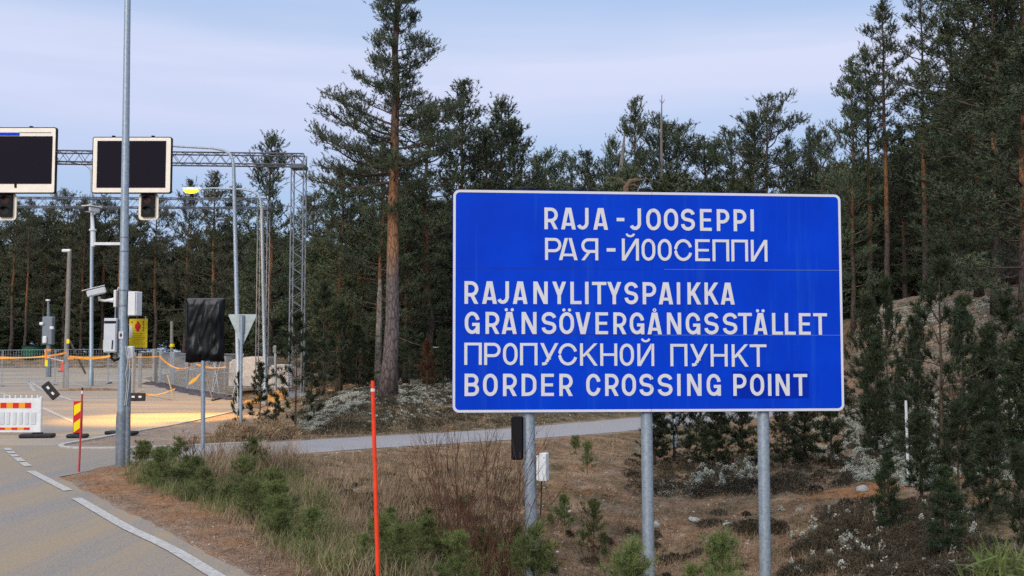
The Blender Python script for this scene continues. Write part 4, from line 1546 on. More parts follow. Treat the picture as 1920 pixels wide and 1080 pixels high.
for px, py, s_, lab in [(1618, 921, .16, 'white stone on the rusty strip below the lichen'), (1230, 985, .12, 'flat pale stone right of the middle sign post'), (1365, 985, .10, 'pale flat stone left of the right sign post'),
                        (1300, 975, .13, 'grey rounded stone on the slope between the sign posts'), (535, 820, .35, 'pale rounded boulder at the path edge below the mound'), (812, 697, .40, 'lichen-white boulder left of the blue sign'),
                        (755, 680, .30, 'white-topped boulder right behind the tall pine'), (1110, 965, .10, 'long pale stone between left and middle posts'), (945, 1000, .08, 'small pale stone by the red twigs')]:
    q = hit(px, py)[0]
    o = tag(obj('stone', ST[int(px) % 4], None, (q[0], q[1], q[2] + .15 * s_)), lab, 'stone')
    o.scale = (s_,) * 3
    o.rotation_euler = (0, 0, px)

# bare shrubs
def shrub(px, D, hpx, n, spread, label, m=TWIG, seed=0, name='bare_shrub', rad=.007, forks=5):
    r = np.random.default_rng(seed)
    b = on_ground(px, D); b.z -= .02
    H = at(px, hpx, D).z - b.z
    e = empty(name, b, label, 'shrub')
    t = MB()
    for i in range(n):
        a = r.random() * 6.283
        d = unit(np.array([math.cos(a) * spread, math.sin(a) * spread, 1.0]) + r.normal(0, .05, 3))
        L = H * r.uniform(.55, 1.05)
        p = np.array([r.normal(0, .07), r.normal(0, .07), 0]); pts = [p]
        for k in range(6):
            d = unit(d + r.normal(0, .09, 3) + np.array([0, 0, .05]))
            pts.append(pts[-1] + d * L / 6)
        t.tube(pts, list(np.linspace(rad, rad * .3, 7)), 4, caps=False)
        for q in range(forks):
            k = int(r.integers(1, 6))
            dd = unit(d + r.normal(0, .45, 3) + np.array([0, 0, .25]))
            l2 = L * r.uniform(.15, .4)
            p0 = pts[k]
            p1 = p0 + dd * l2 * .5
            p2 = p1 + unit(dd + np.array([0, 0, .4])) * l2 * .5
            t.tube([p0, p1, p2], [rad * .5, rad * .4, rad * .2], 3, caps=False)
            for z in range(2):
                d3 = unit(dd + r.normal(0, .5, 3) + np.array([0, 0, .3]))
                t.tube([p1, p1 + d3 * l2 * .45], [rad * .3, rad * .15], 3, caps=False)
    t.build('stems', m, e)
    return e


for a in [(868, 14.0, 770, 13, .26, 'bare red-brown shrub with long stems left of the sign post', TWIG, 1), (905, 13.4, 790, 16, .34, 'dense bare shrub of orange-brown twigs nearest the left sign post', TWIG, 2), (948, 13.7, 830, 11, .30, 'low bare shrub touching the left sign post', TWIG, 3),
          (835, 14.6, 800, 9, .28, 'sparse bare shrub closest to the orange snow pole', TWIG, 4)]:
    shrub(*a)
shrub(362, 18.8, 800, 12, .16, 'tall dead stalks left of the wrapped sign post', TWIG, 5, 'dry_stalks', .006, 3)
shrub(405, 18.6, 815, 18, .16, 'rusty dry stalks right of the wrapped sign post', mat('rusty stalks', (.22, .09, .045), .85, 0, .15, noise=.4), 6, 'dry_stalks', .005, 3)
shrub(432, 18.3, 830, 14, .18, 'pale dry stalks nearest the dark leafy sapling', mat('pale stalks', (.34, .24, .15), .85, 0, .15, noise=.4), 7, 'dry_stalks', .005, 2)
shrub(505, 19.0, 850, 9, .3, 'brown dry stalks at the path edge', TWIG, 8, 'dry_stalks', .005, 3)
shrub(1105, 15.0, 880, 4, .2, 'few thin dry stalks between left and middle posts', TWIG, 9, 'dry_stalks', .004, 2)
# heap of withered brush at the foot of the mound
bv = clumps([(420, 815), (520, 795), (545, 822), (440, 832)], 60, 150, .35, .30, .10, .008, 77)
tag(obj('brush_pile', mesh_from('brush_pile', bv, quads(len(bv)), foliage_mat('withered brush', (.13, .075, .045), (.38, .25, .16), None, 2.5))), 'withered tan brush heaped by the triangular sign post', None, kind='stuff')


# ------------------------------------------------------------------ lettering
def stroke(pts, t):
    """flat ribbon of width t along pts (x,z), mitred; returns quads as 4-point lists"""
    p = []
    for q in pts:
        q = np.array(q, float)
        if not p or np.linalg.norm(q - p[-1]) > 1e-5: p.append(q)
    n = len(p)
    dirs = [(p[i + 1] - p[i]) / max(np.linalg.norm(p[i + 1] - p[i]), 1e-9) for i in range(n - 1)]
    nr = [np.array([-d[1], d[0]]) for d in dirs]
    L_, R_ = [], []
    for i in range(n):
        if i == 0: m_ = nr[0]
        elif i == n - 1: m_ = nr[-1]
        else:
            m_ = nr[i - 1] + nr[i]
            m_ = m_ / max(m_ @ m_ / 2, .3)
        L_.append(p[i] + m_ * t / 2); R_.append(p[i] - m_ * t / 2)
    return [[L_[i], R_[i], R_[i + 1], L_[i + 1]] for i in range(n - 1)]


def arc(cx, cy, rx, ry, a0, a1, n=14):
    return [(cx + rx * math.cos(R(a0 + (a1 - a0) * i / n)), cy + ry * math.sin(R(a0 + (a1 - a0) * i / n))) for i in range(n + 1)]


def rect(x0, y0, x1, y1):
    return [[(x0, y0), (x1, y0), (x1, y1), (x0, y1)]]


def dg(x0, y0, x1, y1, hw):
    return [[(x0 - hw, y0), (x0 + hw, y0), (x1 + hw, y1), (x1 - hw, y1)]]


def oval(W, t, H=1.0, y0=0.0):
    """racetrack outline centre line"""
    rx = W / 2 - t / 2; ry = min(.36 * H, rx * 1.35)
    cx = W / 2
    return arc(cx, y0 + H - t / 2 - ry, rx, ry, 0, 180, 18) + arc(cx, y0 + t / 2 + ry, rx, ry, 180, 360, 18)


def glyph(ch, W, t):
    h = t / 2
    G = []
    if ch in 'I': return rect(W / 2 - h, 0, W / 2 + h, 1)
    if ch == '-': return rect(0, .42, W, .42 + t)
    if ch in 'OО':
        o = oval(W, t); return stroke(o + [o[0]], t)[:]
    if ch in 'CС':
        rx = W / 2 - h; ry = min(.36, rx * 1.35)
        if t < .15: ry = .44
        pts = arc(W / 2, 1 - h - ry, rx, ry, 18 if t < .15 else 10, 180, 18) + arc(W / 2, h + ry, rx, ry, 180, 342 if t < .15 else 350, 18)
        return stroke(pts, t)
    if ch == 'G':
        rx = W / 2 - h; ry = min(.36, rx * 1.35)
        pts = arc(W / 2, 1 - h - ry, rx, ry, 10, 180, 18) + arc(W / 2, h + ry, rx, ry, 180, 345, 18)
        return stroke(pts, t) + rect(W - t, 0, W, .50) + rect(W * .5, .50 - t * .9, W - t, .50)
    if ch == 'S':
        rx = W / 2 - h; ry = (1 - t) / 4 + .005
        pts = arc(W / 2, 1 - h - ry, rx, ry, 10, 180, 14) + arc(W / 2, 1 - h - ry, rx, ry, 180, 235, 6)[1:]
        pts += [(W * .62, .5 - .02)] + arc(W / 2, h + ry, rx, ry, 45, -180, 20)
        return stroke(pts, t)
    if ch in 'RPРЯ':
        tt = t
        ym = .40 if ch in 'RЯ' else .42
        r_ = (1 - h - ym - h) / 2 + h
        yc = (1 - h + ym) / 2
        ry = (1 - h) - yc
        rx = min(ry * .95, W * .5)
        pts = [(h, 1 - h), (W - h - rx, 1 - h)] + arc(W - h - rx, yc, rx, ry, 90, -90, 14)[1:] + [(h, ym)]
        q = rect(0, 0, t, 1) + stroke(pts, t * .97)
        if ch in 'RЯ':
            hw = t * .56
            q += dg(W - hw, 0, W * .52, ym, hw)
        if ch == 'Я': q = [[(W - x, y) for x, y in f][::-1] for f in q]
        return q
    if ch == 'B':
        ym = .51
        def bowl(y0, y1, W_):
            ry = (y1 - y0) / 2; rx = min(ry, W_ * .45)
            return stroke([(h, y1), (W_ - h - rx, y1)] + arc(W_ - h - rx, (y0 + y1) / 2, rx, ry, 90, -90, 12)[1:] + [(h, y0)], t * .97)
        return rect(0, 0, t, 1) + bowl(ym, 1 - h, W * .96) + bowl(h, ym, W)
    if ch == 'D':
        ry = .30; rx = W * .52
        pts = [(h, 1 - h), (W - h - rx, 1 - h)] + arc(W - h - rx, 1 - h - ry, rx, ry, 90, 0, 10)[1:] + arc(W - h - rx, h + ry, rx, ry, 0, -90, 10) + [(h, h)]
        return rect(0, 0, t, 1) + stroke(pts, t * .98)
    if ch in 'AА':
        hw = t * .56; ap = W * .36
        x0 = W / 2 - ap / 2 + hw * .9
        y = .235
        return dg(hw, 0, x0, 1, hw) + dg(W - hw, 0, W - x0, 1, hw) + rect(hw * 1.2 + W * .1, y - t * .42, W - hw * 1.2 - W * .1, y + t * .42)
    if ch in 'VУ' and ch == 'V':
        hw = t * .56; ap = W * .30
        x0 = W / 2 - ap / 2 + hw * .9
        return dg(x0, 0, hw, 1, hw) + dg(W - x0, 0, W - hw, 1, hw)
    if ch == 'У':
        hw = t * .58
        xb, yb = W * .34, .14
        pts = arc(W * .18, .16 - .0, W * .16, .16 - h, -90, -20, 8)
        return dg(W * .50, .27, hw, 1, hw) + dg(xb, yb, W - hw, 1, hw) + stroke([(W * .10, h)] + pts, t * .95)
    if ch == 'J':
        rx = W / 2 - h; ry = min(.27, rx * 1.25)
        return stroke([(W - h, 1), (W - h, h + ry)] + arc(W / 2, h + ry, rx, ry, 0, -150, 16), t)
    if ch in 'NИЙ':
        hw = t * .58
        if ch == 'N': q = dg(W - hw, 0, hw, 1, hw)
        else: q = dg(hw, 0, W - hw, 1, hw)
        q = q + rect(0, 0, t, 1) + rect(W - t, 0, W, 1)
        if ch == 'Й': q += stroke(arc(W / 2, 1.25, W * .22, .14, 190, 350, 10), t * .72)
        return q
    if ch == 'Y':
        hw = t * .56
        return dg(W / 2, .40, hw, 1, hw) + dg(W / 2, .40, W - hw, 1, hw) + rect(W / 2 - h, 0, W / 2 + h, .44)
    if ch == 'L': return rect(0, 0, t, 1) + rect(t, 0, W, t * .9)
    if ch in 'EЕ': return rect(0, 0, t, 1) + rect(t, 0, W, t * .9) + rect(t, 1 - t * .9, W, 1) + rect(t, .5 - t * .42, W * .93, .5 + t * .42)
    if ch in 'TТ': return rect(W / 2 - h, 0, W / 2 + h, 1) + rect(0, 1 - t * .9, W / 2 - h, 1) + rect(W / 2 + h, 1 - t * .9, W, 1)
    if ch == 'П': return rect(0, 0, t, 1) + rect(W - t, 0, W, 1) + rect(t, 1 - t * .9, W - t, 1)
    if ch == 'Н': return rect(0, 0, t, 1) + rect(W - t, 0, W, 1) + rect(t, .5 - t * .42, W - t, .5 + t * .42)
    if ch in 'KК':
        hw = t * .60
        return rect(0, 0, t, 1) + dg(t * .9, .40, W - hw * 1.1, 1, hw) + dg(W - hw, 0, W * .40, .56, hw)
    if ch == 'Ä':
        r_ = t * .36
        q = glyph('A', W, t)
        for s_ in (-1, 1): q += [arc(W / 2 + s_ * W * .20, 1.10, t * .47, t * .47, 0, 360, 16)[:-1]]
        return q
    if ch == 'Ö':
        q = glyph('O', W, t)
        for s_ in (-1, 1): q += [arc(W / 2 + s_ * W * .19, 1.10, t * .47, t * .47, 0, 360, 16)[:-1]]
        return q
    if ch == 'Å':
        a = arc(W / 2, 1.11, .060, .060, 0, 360, 16)
        return glyph('A', W, t) + stroke(a, .052)
    raise ValueError(ch)


# ------------------------------------------------------------------ the border sign
DL = 14.0
TLp = at(848, 354, DL); BLp = at(848, 773, DL)
hgt = TLp.z - BLp.z
# right edge further away so that it shows as high as in the photo
DRr = DL * 419.0 / 406.0
TRp = at(1574.5, 365.5, DRr); BRp = at(1574.5, 772, DRr)
ux = Vector((TRp.x - TLp.x, TRp.y - TLp.y, 0)); SW = ux.length; ux.normalize()
uy = Vector((-ux.y, ux.x, 0))                    # away from the camera
SZ0 = (BLp.z + BRp.z) / 2
SH = ((TLp.z + TRp.z) / 2) - SZ0
sb = Vector((BLp.x, BLp.y, SZ0))
SMAT = Matrix(((ux.x, uy.x, 0, sb.x), (ux.y, uy.y, 0, sb.y), (0, 0, 1, sb.z), (0, 0, 0, 1)))
SINV = SMAT.inverted()


def on_sign(px, py):
    """pixel -> sign plane (u, v)"""
    d = at(px, py, 10) - Vector((0, 0, CAMZ))
    o = SINV @ Vector((0, 0, CAMZ)); q = SINV.to_3x3() @ d
    k = -o.y / q.y
    r_ = o + q * k
    return r_.x, r_.z


sign_base = Vector((sb.x + ux.x * SW / 2, sb.y + ux.y * SW / 2, gz(sb.x + ux.x * SW / 2, sb.y + ux.y * SW / 2)))
sign = empty('road_sign', sign_base, 'large blue border crossing sign with white lettering on three steel posts', 'sign')


def rrect(x0, y0, x1, y1, r_, n=8):
    out_ = []
    for cx, cy, a in ((x1 - r_, y1 - r_, 0), (x0 + r_, y1 - r_, 90), (x0 + r_, y0 + r_, 180), (x1 - r_, y0 + r_, 270)):
        out_ += arc(cx, cy, r_, r_, a, a + 90, n)
    return out_


def S(p):
    return SMAT @ Vector(p) - sign_base


SM = Matrix.Translation(-sign_base) @ SMAT
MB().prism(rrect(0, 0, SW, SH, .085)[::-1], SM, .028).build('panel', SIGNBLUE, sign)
o_ = rrect(0.004, 0.004, SW - .004, SH - .004, .083); i_ = rrect(.037, .037, SW - .037, SH - .037, .055)
b = MB(); n = len(o_)
b.add([S((x, -.004, z)) for x, z in o_] + [S((x, -.004, z)) for x, z in i_], [(k, (k + 1) % n, (k + 1) % n + n, k + n) for k in range(n)])
b.build('border', SIGNWHITE, sign)
# grey rim behind
b = MB()
for z in (.35, 1.45, 2.55):
    b.bar(S((.1, .05, z)), S((SW - .1, .05, z)), .05, .04)
b.build('rail', GALV_D, sign)
# seams between the sheets
b = MB()
def seam(p, q, wd=.005, off=-.0015):
    (u0, v0), (u1, v1) = on_sign(*p), on_sign(*q)
    for qd in stroke([(u0, v0), (u1, v1)], wd):
        b.add([S((x, off, z)) for x, z in qd], [(0, 1, 2, 3)])
seam((849, 502), (1577, 508)); seam((849, 626), (1577, 629.5))
b.build('horizontal_seam', SEAM, sign)
b = MB()
seam((1222, 361), (1222, 505), .004, -.0055); seam((1221, 630), (1221, 772), .004, -.0055)
b.build('vertical_seam', SEAM, sign)
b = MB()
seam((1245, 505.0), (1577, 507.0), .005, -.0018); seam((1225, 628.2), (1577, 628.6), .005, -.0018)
b.build('painted_seam_glint', mat('pale painted seam glint', (.12, .22, .62), .5), sign)  # glint along the seams, painted on as thin pale strips
b = MB()
(u0, v0), (u1, v1) = on_sign(1373, 747), on_sign(1516, 696)
MB().prism([(u0, v0), (u1, v0), (u1, v1), (u0, v1)][::-1], SM @ Matrix.Translation((0, -.002, 0)), .0015).build('patch', PATCHBLUE, sign)

LINES = [
    ((1021, 389, 429.6), (1414, 392.7, 433.7), .158, [('R', 1020.8, 1046), ('A', 1052, 1079.6), ('J', 1080.6, 1103.5), ('A', 1112.5, 1140), ('-', 1156.2, 1170.8), ('J', 1179.6, 1202), ('O', 1211.7, 1239), ('O', 1244.8, 1271.5), ('S', 1277, 1303), ('E', 1312.5, 1334.4), ('P', 1344, 1367.7), ('P', 1375.6, 1399.6), ('I', 1406.9, 1414)]),
    ((1022, 445.8, 487.3), (1439, 449.8, 490.4), .136, [('Р', 1021.9, 1052.5), ('А', 1048, 1083), ('Я', 1090, 1121.7), ('-', 1137.5, 1154), ('Й', 1166, 1198), ('О', 1203, 1228.7), ('О', 1233.3, 1259.4), ('С', 1264, 1298.4), ('Е', 1303.5, 1331), ('П', 1336, 1367.3), ('П', 1371.5, 1402.7), ('И', 1408, 1439)]),
    ((871, 527, 569.6), (1378, 530, 571), .158, [('R', 870.8, 896.9), ('A', 904, 931.7), ('J', 931, 954.3), ('A', 961.5, 989), ('N', 1000, 1027), ('Y', 1035.4, 1061.5), ('L', 1069.4, 1090.3), ('I', 1096.9, 1103.7), ('T', 1110, 1137), ('Y', 1138.5, 1165), ('S', 1171, 1196.4), ('P', 1205, 1230.5), ('A', 1235, 1262), ('I', 1268.8, 1275.7), ('K', 1289, 1314.6), ('K', 1321, 1347.3), ('A', 1351.5, 1377.5)]),
    ((871, 584.5, 626), (1551, 587.3, 627.7), .158, [('G', 871.3, 899.2), ('R', 910.3, 936.3), ('Ä', 940.7, 968.9), ('N', 978, 1006), ('S', 1015.7, 1043), ('Ö', 1048.7, 1076.4), ('V', 1079, 1107.3), ('E', 1116.5, 1140), ('R', 1150, 1174.4), ('G', 1180.8, 1208), ('Å', 1214, 1241), ('N', 1250.5, 1277.3), ('G', 1285.8, 1313), ('S', 1320.8, 1347.4), ('S', 1355.5, 1382.5), ('T', 1384, 1410), ('Ä', 1413, 1439), ('L', 1447.7, 1468), ('L', 1471.6, 1491.8), ('E', 1498, 1520), ('T', 1525, 1551)]),
    ((871, 642.4, 684), (1437, 645.8, 687.8), .136, [('П', 870.5, 903.3), ('Р', 907.7, 938.6), ('О', 943, 970.4), ('П', 975, 1007.8), ('У', 1013, 1047), ('С', 1046.6, 1082.8), ('К', 1087.5, 1120.7), ('Н', 1125.4, 1157.4), ('О', 1162, 1188.7), ('Й', 1195, 1226.6), ('П', 1257, 1289), ('У', 1294, 1327.8), ('Н', 1332.5, 1364.4), ('К', 1372, 1403.4), ('Т', 1406, 1437.5)]),
    ((871, 700.6, 742.7), (1514, 701.2, 742), .158, [('B', 871, 898.2), ('O', 905.6, 933), ('R', 943, 969), ('D', 978, 1005.7), ('E', 1014.7, 1038.5), ('R', 1048.7, 1073.9), ('C', 1099, 1126), ('R', 1134.6, 1160), ('O', 1165.9, 1192.5), ('S', 1199, 1225.5), ('S', 1233.4, 1261), ('I', 1269.6, 1276.4), ('N', 1288.4, 1315.4), ('G', 1325, 1351.6), ('P', 1375, 1399.8), ('O', 1406.6, 1432.8), ('I', 1440, 1446.6), ('N', 1454.5, 1480.7), ('T', 1488, 1514)]),
]
for (xa, ta, ba), (xb, tb_, bb), t, L in LINES:
    for ch, x0, x1 in L:
        b = MB()
        f0 = ((x0 + x1) / 2 - xa) / (xb - xa)
        yt, yb = ta + (tb_ - ta) * f0, ba + (bb - ba) * f0
        (u0, v0), (u1, _), (_, v1) = on_sign(x0, yb), on_sign(x1, yb), on_sign(x0, yt)
        h_ = v1 - v0
        if ch == '-':
            quads_ = rect(0, .40, (u1 - u0) / h_, .40 + .155)
        else:
            quads_ = glyph(ch, (u1 - u0) / h_, t)
        for k, qd in enumerate(quads_):
            off = -.0040 - .00006 * k
            b.add([S((u0 + x * h_, off, v0 + z * h_)) for x, z in qd], [tuple(range(len(qd)))])
        b.build('letter', SIGNWHITE, sign)

POSTS = []
for px, lean in ((993, -.022), (1216, -.006), (1436.5, 0)):
    u, _ = on_sign(px, 775)
    q = SMAT @ Vector((u, .10 + .028, 0))
    zt = SZ0 + SH + .035
    g = gz(q.x, q.y) - .3
    b0 = Vector((q.x - lean * (SZ0 - g), q.y, g)); b1 = Vector((q.x, q.y, zt))
    bm_ = MB().tube([b0 - sign_base, Vector((q.x, q.y, SZ0)) - sign_base, b1 - sign_base], .078, 24)
    po = bm_.build('post', GALV, sign, True)
    c = MB().tube([b1 - sign_base - Vector((0, 0, .06)), b1 - sign_base + Vector((0, 0, .012)), b1 - sign_base + Vector((0, 0, .03))], [.088, .088, .07], 20).build('cap', BLACKP, po, True)
    POSTS.append((b0, q, g))
# things hanging on the left post
q = POSTS[0][1]
p0, p1 = at(970, 862, q.y - .02), at(981, 781, q.y - .02)
cx = (at(959, 820, q.y).x + at(981, 820, q.y).x) / 2
wdt = at(982, 820, q.y).x - at(959, 820, q.y).x
e = empty('control_box', Vector((cx, q.y, p0.z)), 'flat black box strapped to the left post just under the blue sign', 'box')
hh = p1.z - p0.z
MB().box((0, 0, hh / 2), (wdt, .14, hh), bev=.02).build('body', BLACKP, e)
MB().box((wdt / 2 + .008, -.03, hh / 2), (.012, .10, hh * .96)).build('bracket', GALV_D, e)
xa, xb = at(1008, 870, q.y).x, at(1028, 870, q.y).x
z0, z1 = at(1015, 901, q.y).z, at(1015, 849, q.y).z
e = empty('junction_box', Vector(((xa + xb) / 2, q.y - .02, z0)), 'white junction box mounted low on the left sign post', 'box', rot=(0, 0, R(-18)))
MB().box((.012, 0, (z1 - z0) / 2), (.10, .15, z1 - z0), bev=.008).build('body', WHITEP, e)
MB().box((-.058, 0, (z1 - z0) / 2 - .01), (.03, .13, (z1 - z0) * .88), bev=.004).build('lid', WHITEP, e)
MB().tube([(.035, -.0765, (z1 - z0) * .84), (.035, -.0745, (z1 - z0) * .84)], .008, 10).build('lock', BLACKP, e)
MB().tube([(-.03, .03, 0), (-.035, .05, -.12), (-.05, .05, -.45)], .009, 6).build('cable', CABLE, e)

# ------------------------------------------------------------------ snow poles and markers
def pole(name, a, b, r0, m, label, cat, bands=(), n=10, group=None):
    a, b = Vector(a), Vector(b)
    e = empty(name, a, label, cat, group)
    MB().tube([(0, 0, 0), (b - a) * .97, b - a], [r0, r0 * .92, r0 * .75], n).build('shaft', m, e, True)
    for f0, f1, bm_, k in bands:
        MB().tube([(b - a) * f0, (b - a) * f1], r0 * k, n).build('band', bm_, e, True)
    return e


b = at(711.5, 1120, 9.0); b.z = gz(b.x, 9.0) - .1
lowp = at(711, 1080, 9.0)
tp_ = at(698.5, 714, 9.0)
pole('snow_pole', b, tp_, .0185, ORANGE, 'tall bright orange snow pole with a white band near its tip', 'pole', [(.955, .967, SIGNWHITE, 1.0)])
b = flat(148, 885); b.z = gz(b.x, b.y) - .05
pole('snow_stake', b, at(154.5, 727, b.y), .018, REDSTK, 'thin faded red snow stake leaning at the road corner', 'pole', [(.93, .965, WHITEP, 1.05), (.97, 1.0, BLACKP, .9)])
q = hit(1703, 900)[0]
pole('marker_stake', Vector(q), at(1698.5, 751, q[1]), .026, WHITEP, 'slim white marker stake among the young pines on the bank', 'pole')

# ------------------------------------------------------------------ near light pole with its equipment
pb = flat(227.5, 874); D0 = pb.y
ptop = at(239.2, 0, D0)
dirv = (ptop - pb).normalized()


def on_pole(py):
    """point of the near pole's axis at photo row py"""
    for f_ in np.linspace(0, 1, 400):
        p = pb + (ptop - pb) * f_
        if p.z >= at(230, py, D0).z: return p
    return ptop


e = empty('light_pole', pb - Vector((0, 0, .1)), 'tall galvanised light pole carrying cameras and cabinets at the road edge', 'pole')
eo = e.location
rel = lambda v: Vector(v) - eo
full = pb + (ptop - pb) * 1.2
MB().tube([rel(on_pole(772)), rel(on_pole(560)), rel(on_pole(300)), rel(full)], [.086, .082, .068, .05], 20).build('shaft', GALV, e, True)
MB().tube([(0, 0, 0), rel(on_pole(785)), rel(on_pole(779)), rel(on_pole(773))], [.105, .105, .098, .084], 20).build('sleeve', GALV_D, e, True)
cd = Vector((.115, -.02, 0))
MB().tube([rel(pb + cd), rel(on_pole(700) + cd), rel(on_pole(690) + cd)], [.05, .05, .03], 12).build('cable_duct', GALV_D, e, True)
for py in (446, 472, 545, 575):
    p = on_pole(py)
    MB().tube([rel(p - dirv * .012), rel(p + dirv * .012)], .088 if py > 500 else .080, 20).build('clamp', GALV_D, e, True)
b = MB()
for j, (x, zz) in enumerate(((.10, 0), (.13, .0))):
    pts = [on_pole(660) + Vector((x - .02, -.09, .1)), on_pole(680) + Vector((x + .03, -.10, 0)), on_pole(700) + Vector((x - .01 + .05 * j, -.09, 0)), on_pole(720) + Vector((x + .02, -.09, 0)), on_pole(760) + Vector((x - .02, -.09, 0))]
    b.tube([rel(p) for p in pts], .008, 6)
b.build('loose_cable', mat('pale cable', (.45, .46, .46), .5), e, True)
p = on_pole(629)
st = MB().box(rel(p + Vector((-.005, -.092, 0))), (.085, .004, .135)).build('sticker', SIGNWHITE, e)
b = MB(); b.add([rel(p + Vector((-.005 + x, -.0955, z))) for x, z in ((-.026, 0), (0, -.05), (.026, 0), (0, .05))], [(0, 1, 2, 3)]); b.build('diamond', DARKTXT, st)
for pts_, r_ in (([on_pole(556) + Vector((-.12, 0, .1)), on_pole(556) + Vector((-.10, 0, .16)), on_pole(556) + Vector((-.03, -.05, .14))], .012),):
    MB().tube([rel(v) for v in pts_], r_, 6).build('cable_loop', WHITEP, e, True)
MB().tube([rel(on_pole(556) + Vector((-.135, -.02, 0))), rel(on_pole(600) + Vector((-.14, -.02, 0))), rel(on_pole(612) + Vector((-.10, -.05, 0)))], .017, 6).build('conduit', GALV_D, e, True)

# bullet camera on a bracket
c = at(180, 547, D0 - .1)
e = empty('security_camera', at(212, 562, D0), 'white bullet camera on a bracket pointing down to the road from the near light pole', 'camera')
M = (Matrix.Rotation(R(28), 3, 'Z') @ Matrix.Rotation(R(-20), 3, 'Y')).to_3x3()
M = Matrix.Rotation(R(-62), 3, 'Z') @ Matrix.Rotation(R(16), 3, 'X')
o_ = c - e.location
def cbx(p, d, m, nm, par, bev=.01):
    return MB().box(o_ + M @ Vector(p), d, M, bev).build(nm, m, par)
body = cbx((0, 0, 0), (.15, .34, .135), WHITEP, 'housing', e, .025)
cbx((0, -.03, .078), (.175, .40, .014), WHITEP, 'sunshield', body, .005)
MB().tube([o_ + M @ Vector((0, -.168, 0)), o_ + M @ Vector((0, -.178, 0))], .042, 14).build('lens', BLACKP, body, True)
arm = MB().tube([at(186, 556, D0) - e.location, at(186, 562, D0) - e.location, at(196, 564, D0) - e.location, at(204, 563, D0) - e.location, at(214, 563, D0) - e.location], [.025, .025, .022, .03, .05], 10).build('bracket', WHITEP, e, True)
MB().box(at(217, 560, D0) - e.location, (.05, .10, .32), bev=.01).build('base_plate', WHITEP, e)

# left cabinet
def box_on_pole(name, x0, x1, y0, y1, depth, m, label, dy=0.0, bev=.012, rz=0):
    a, b_ = at(x0, y1, D0 + dy), at(x1, y0, D0 + dy)
    e_ = empty(name, Vector(((a.x + b_.x) / 2, D0 + dy, a.z)), label, 'box', rot=(0, 0, R(rz)))
    w_, h_ = b_.x - a.x, b_.z - a.z
    MB().box((0, 0, h_ / 2), (w_, depth, h_), bev=bev).build('body', m, e_)
    return e_, w_, h_


GREYP = mat('pale grey cabinet', (.58, .60, .62), .5, .05, .35, noise=.12, nscale=5)
e, w_, h_ = box_on_pole('control_cabinet', 198, 223, 597, 661, .24, GREYP, 'pale grey control cabinet on the left side of the near light pole', -.02)
MB().box((.01, -.125, h_ * .42), (w_ * .8, .012, h_ * .78), bev=.004).build('door', GREYP, e)
MB().box((.0, -.118, h_ * .885), (w_ * .92, .02, .045)).build('vent_slot', BLACKP, e)
MB().bar((.05, -.135, h_ * .10), (.06, -.135, h_ * .36), .018).build('handle', BLACKP, e)
MB().tube([(.0, 0, 0), (.0, -.02, -.10), (.06, -.04, -.15), (.17, -.04, -.10)], .026, 8).build('hose', BLACKP, e, True)
MB().box((-w_ / 2 - .02, .02, .14), (.05, .10, .20), bev=.01).build('side_box', mat('yellow green label', (.45, .52, .22), .6), e)
e, w_, h_ = box_on_pole('equipment_box', 243.5, 262.5, 547, 592, .20, WHITEP, 'tall white equipment box on the right side of the near light pole', 0, .012, -12)
MB().box((.07, -.105, h_ / 2), (.006, .004, h_ * .96)).build('lid_seam', DARKTXT, e)
MB().box((-w_ / 2 - .012, .0, h_ / 2), (.03, .09, h_ * 1.1)).build('bracket', GALV_D, e)
e, w_, h_ = box_on_pole('small_box', 240.5, 251, 649, 672, .10, WHITEP, 'small pale box below the yellow notice on the near light pole', 0.02)
MB().box((0, -.052, h_ * .5), (w_ * .7, .004, h_ * .8)).build('lid', GREYP, e)

# mast-top camera on the side bracket
e = empty('mast_camera', at(178, 457, D0), 'white dome-capped camera on a short mast held out from the near light pole', 'camera')
r_ = lambda a, b_: at(a, b_, D0) - e.location
MB().bar(r_(177, 457), r_(229, 457), .055, .05).build('arm', WHITEP, e)
MB().box(r_(229.5, 458), (.035, .09, .33)).build('clamp_plate', WHITEP, e)
MB().tube([r_(174.5, 462), r_(174.5, 431), r_(174.5, 430), r_(172.5, 403)], [.042, .042, .030, .028], 12).build('mast', WHITEP, e, True)
MB().tube([r_(174, 432.5), r_(174, 429.5)], .065, 12).build('collar', WHITEP, e, True)
h = MB().box(r_(174.5, 394) + Vector((.0, -.05, 0)), (.15, .26, .10), Matrix.Rotation(R(-25), 3, 'Z'), .02).build('housing', WHITEP, e)
MB().box(r_(174.5, 394) + Vector((.0, -.06, .06)), (.20, .32, .016), Matrix.Rotation(R(-25), 3, 'Z'), .006).build('sunshield', CREAM, h)
MB().box(r_(174.5, 394) + Vector((-.055, -.172, 0)), (.11, .006, .075), Matrix.Rotation(R(-25), 3, 'Z')).build('window', BLACKP, h)

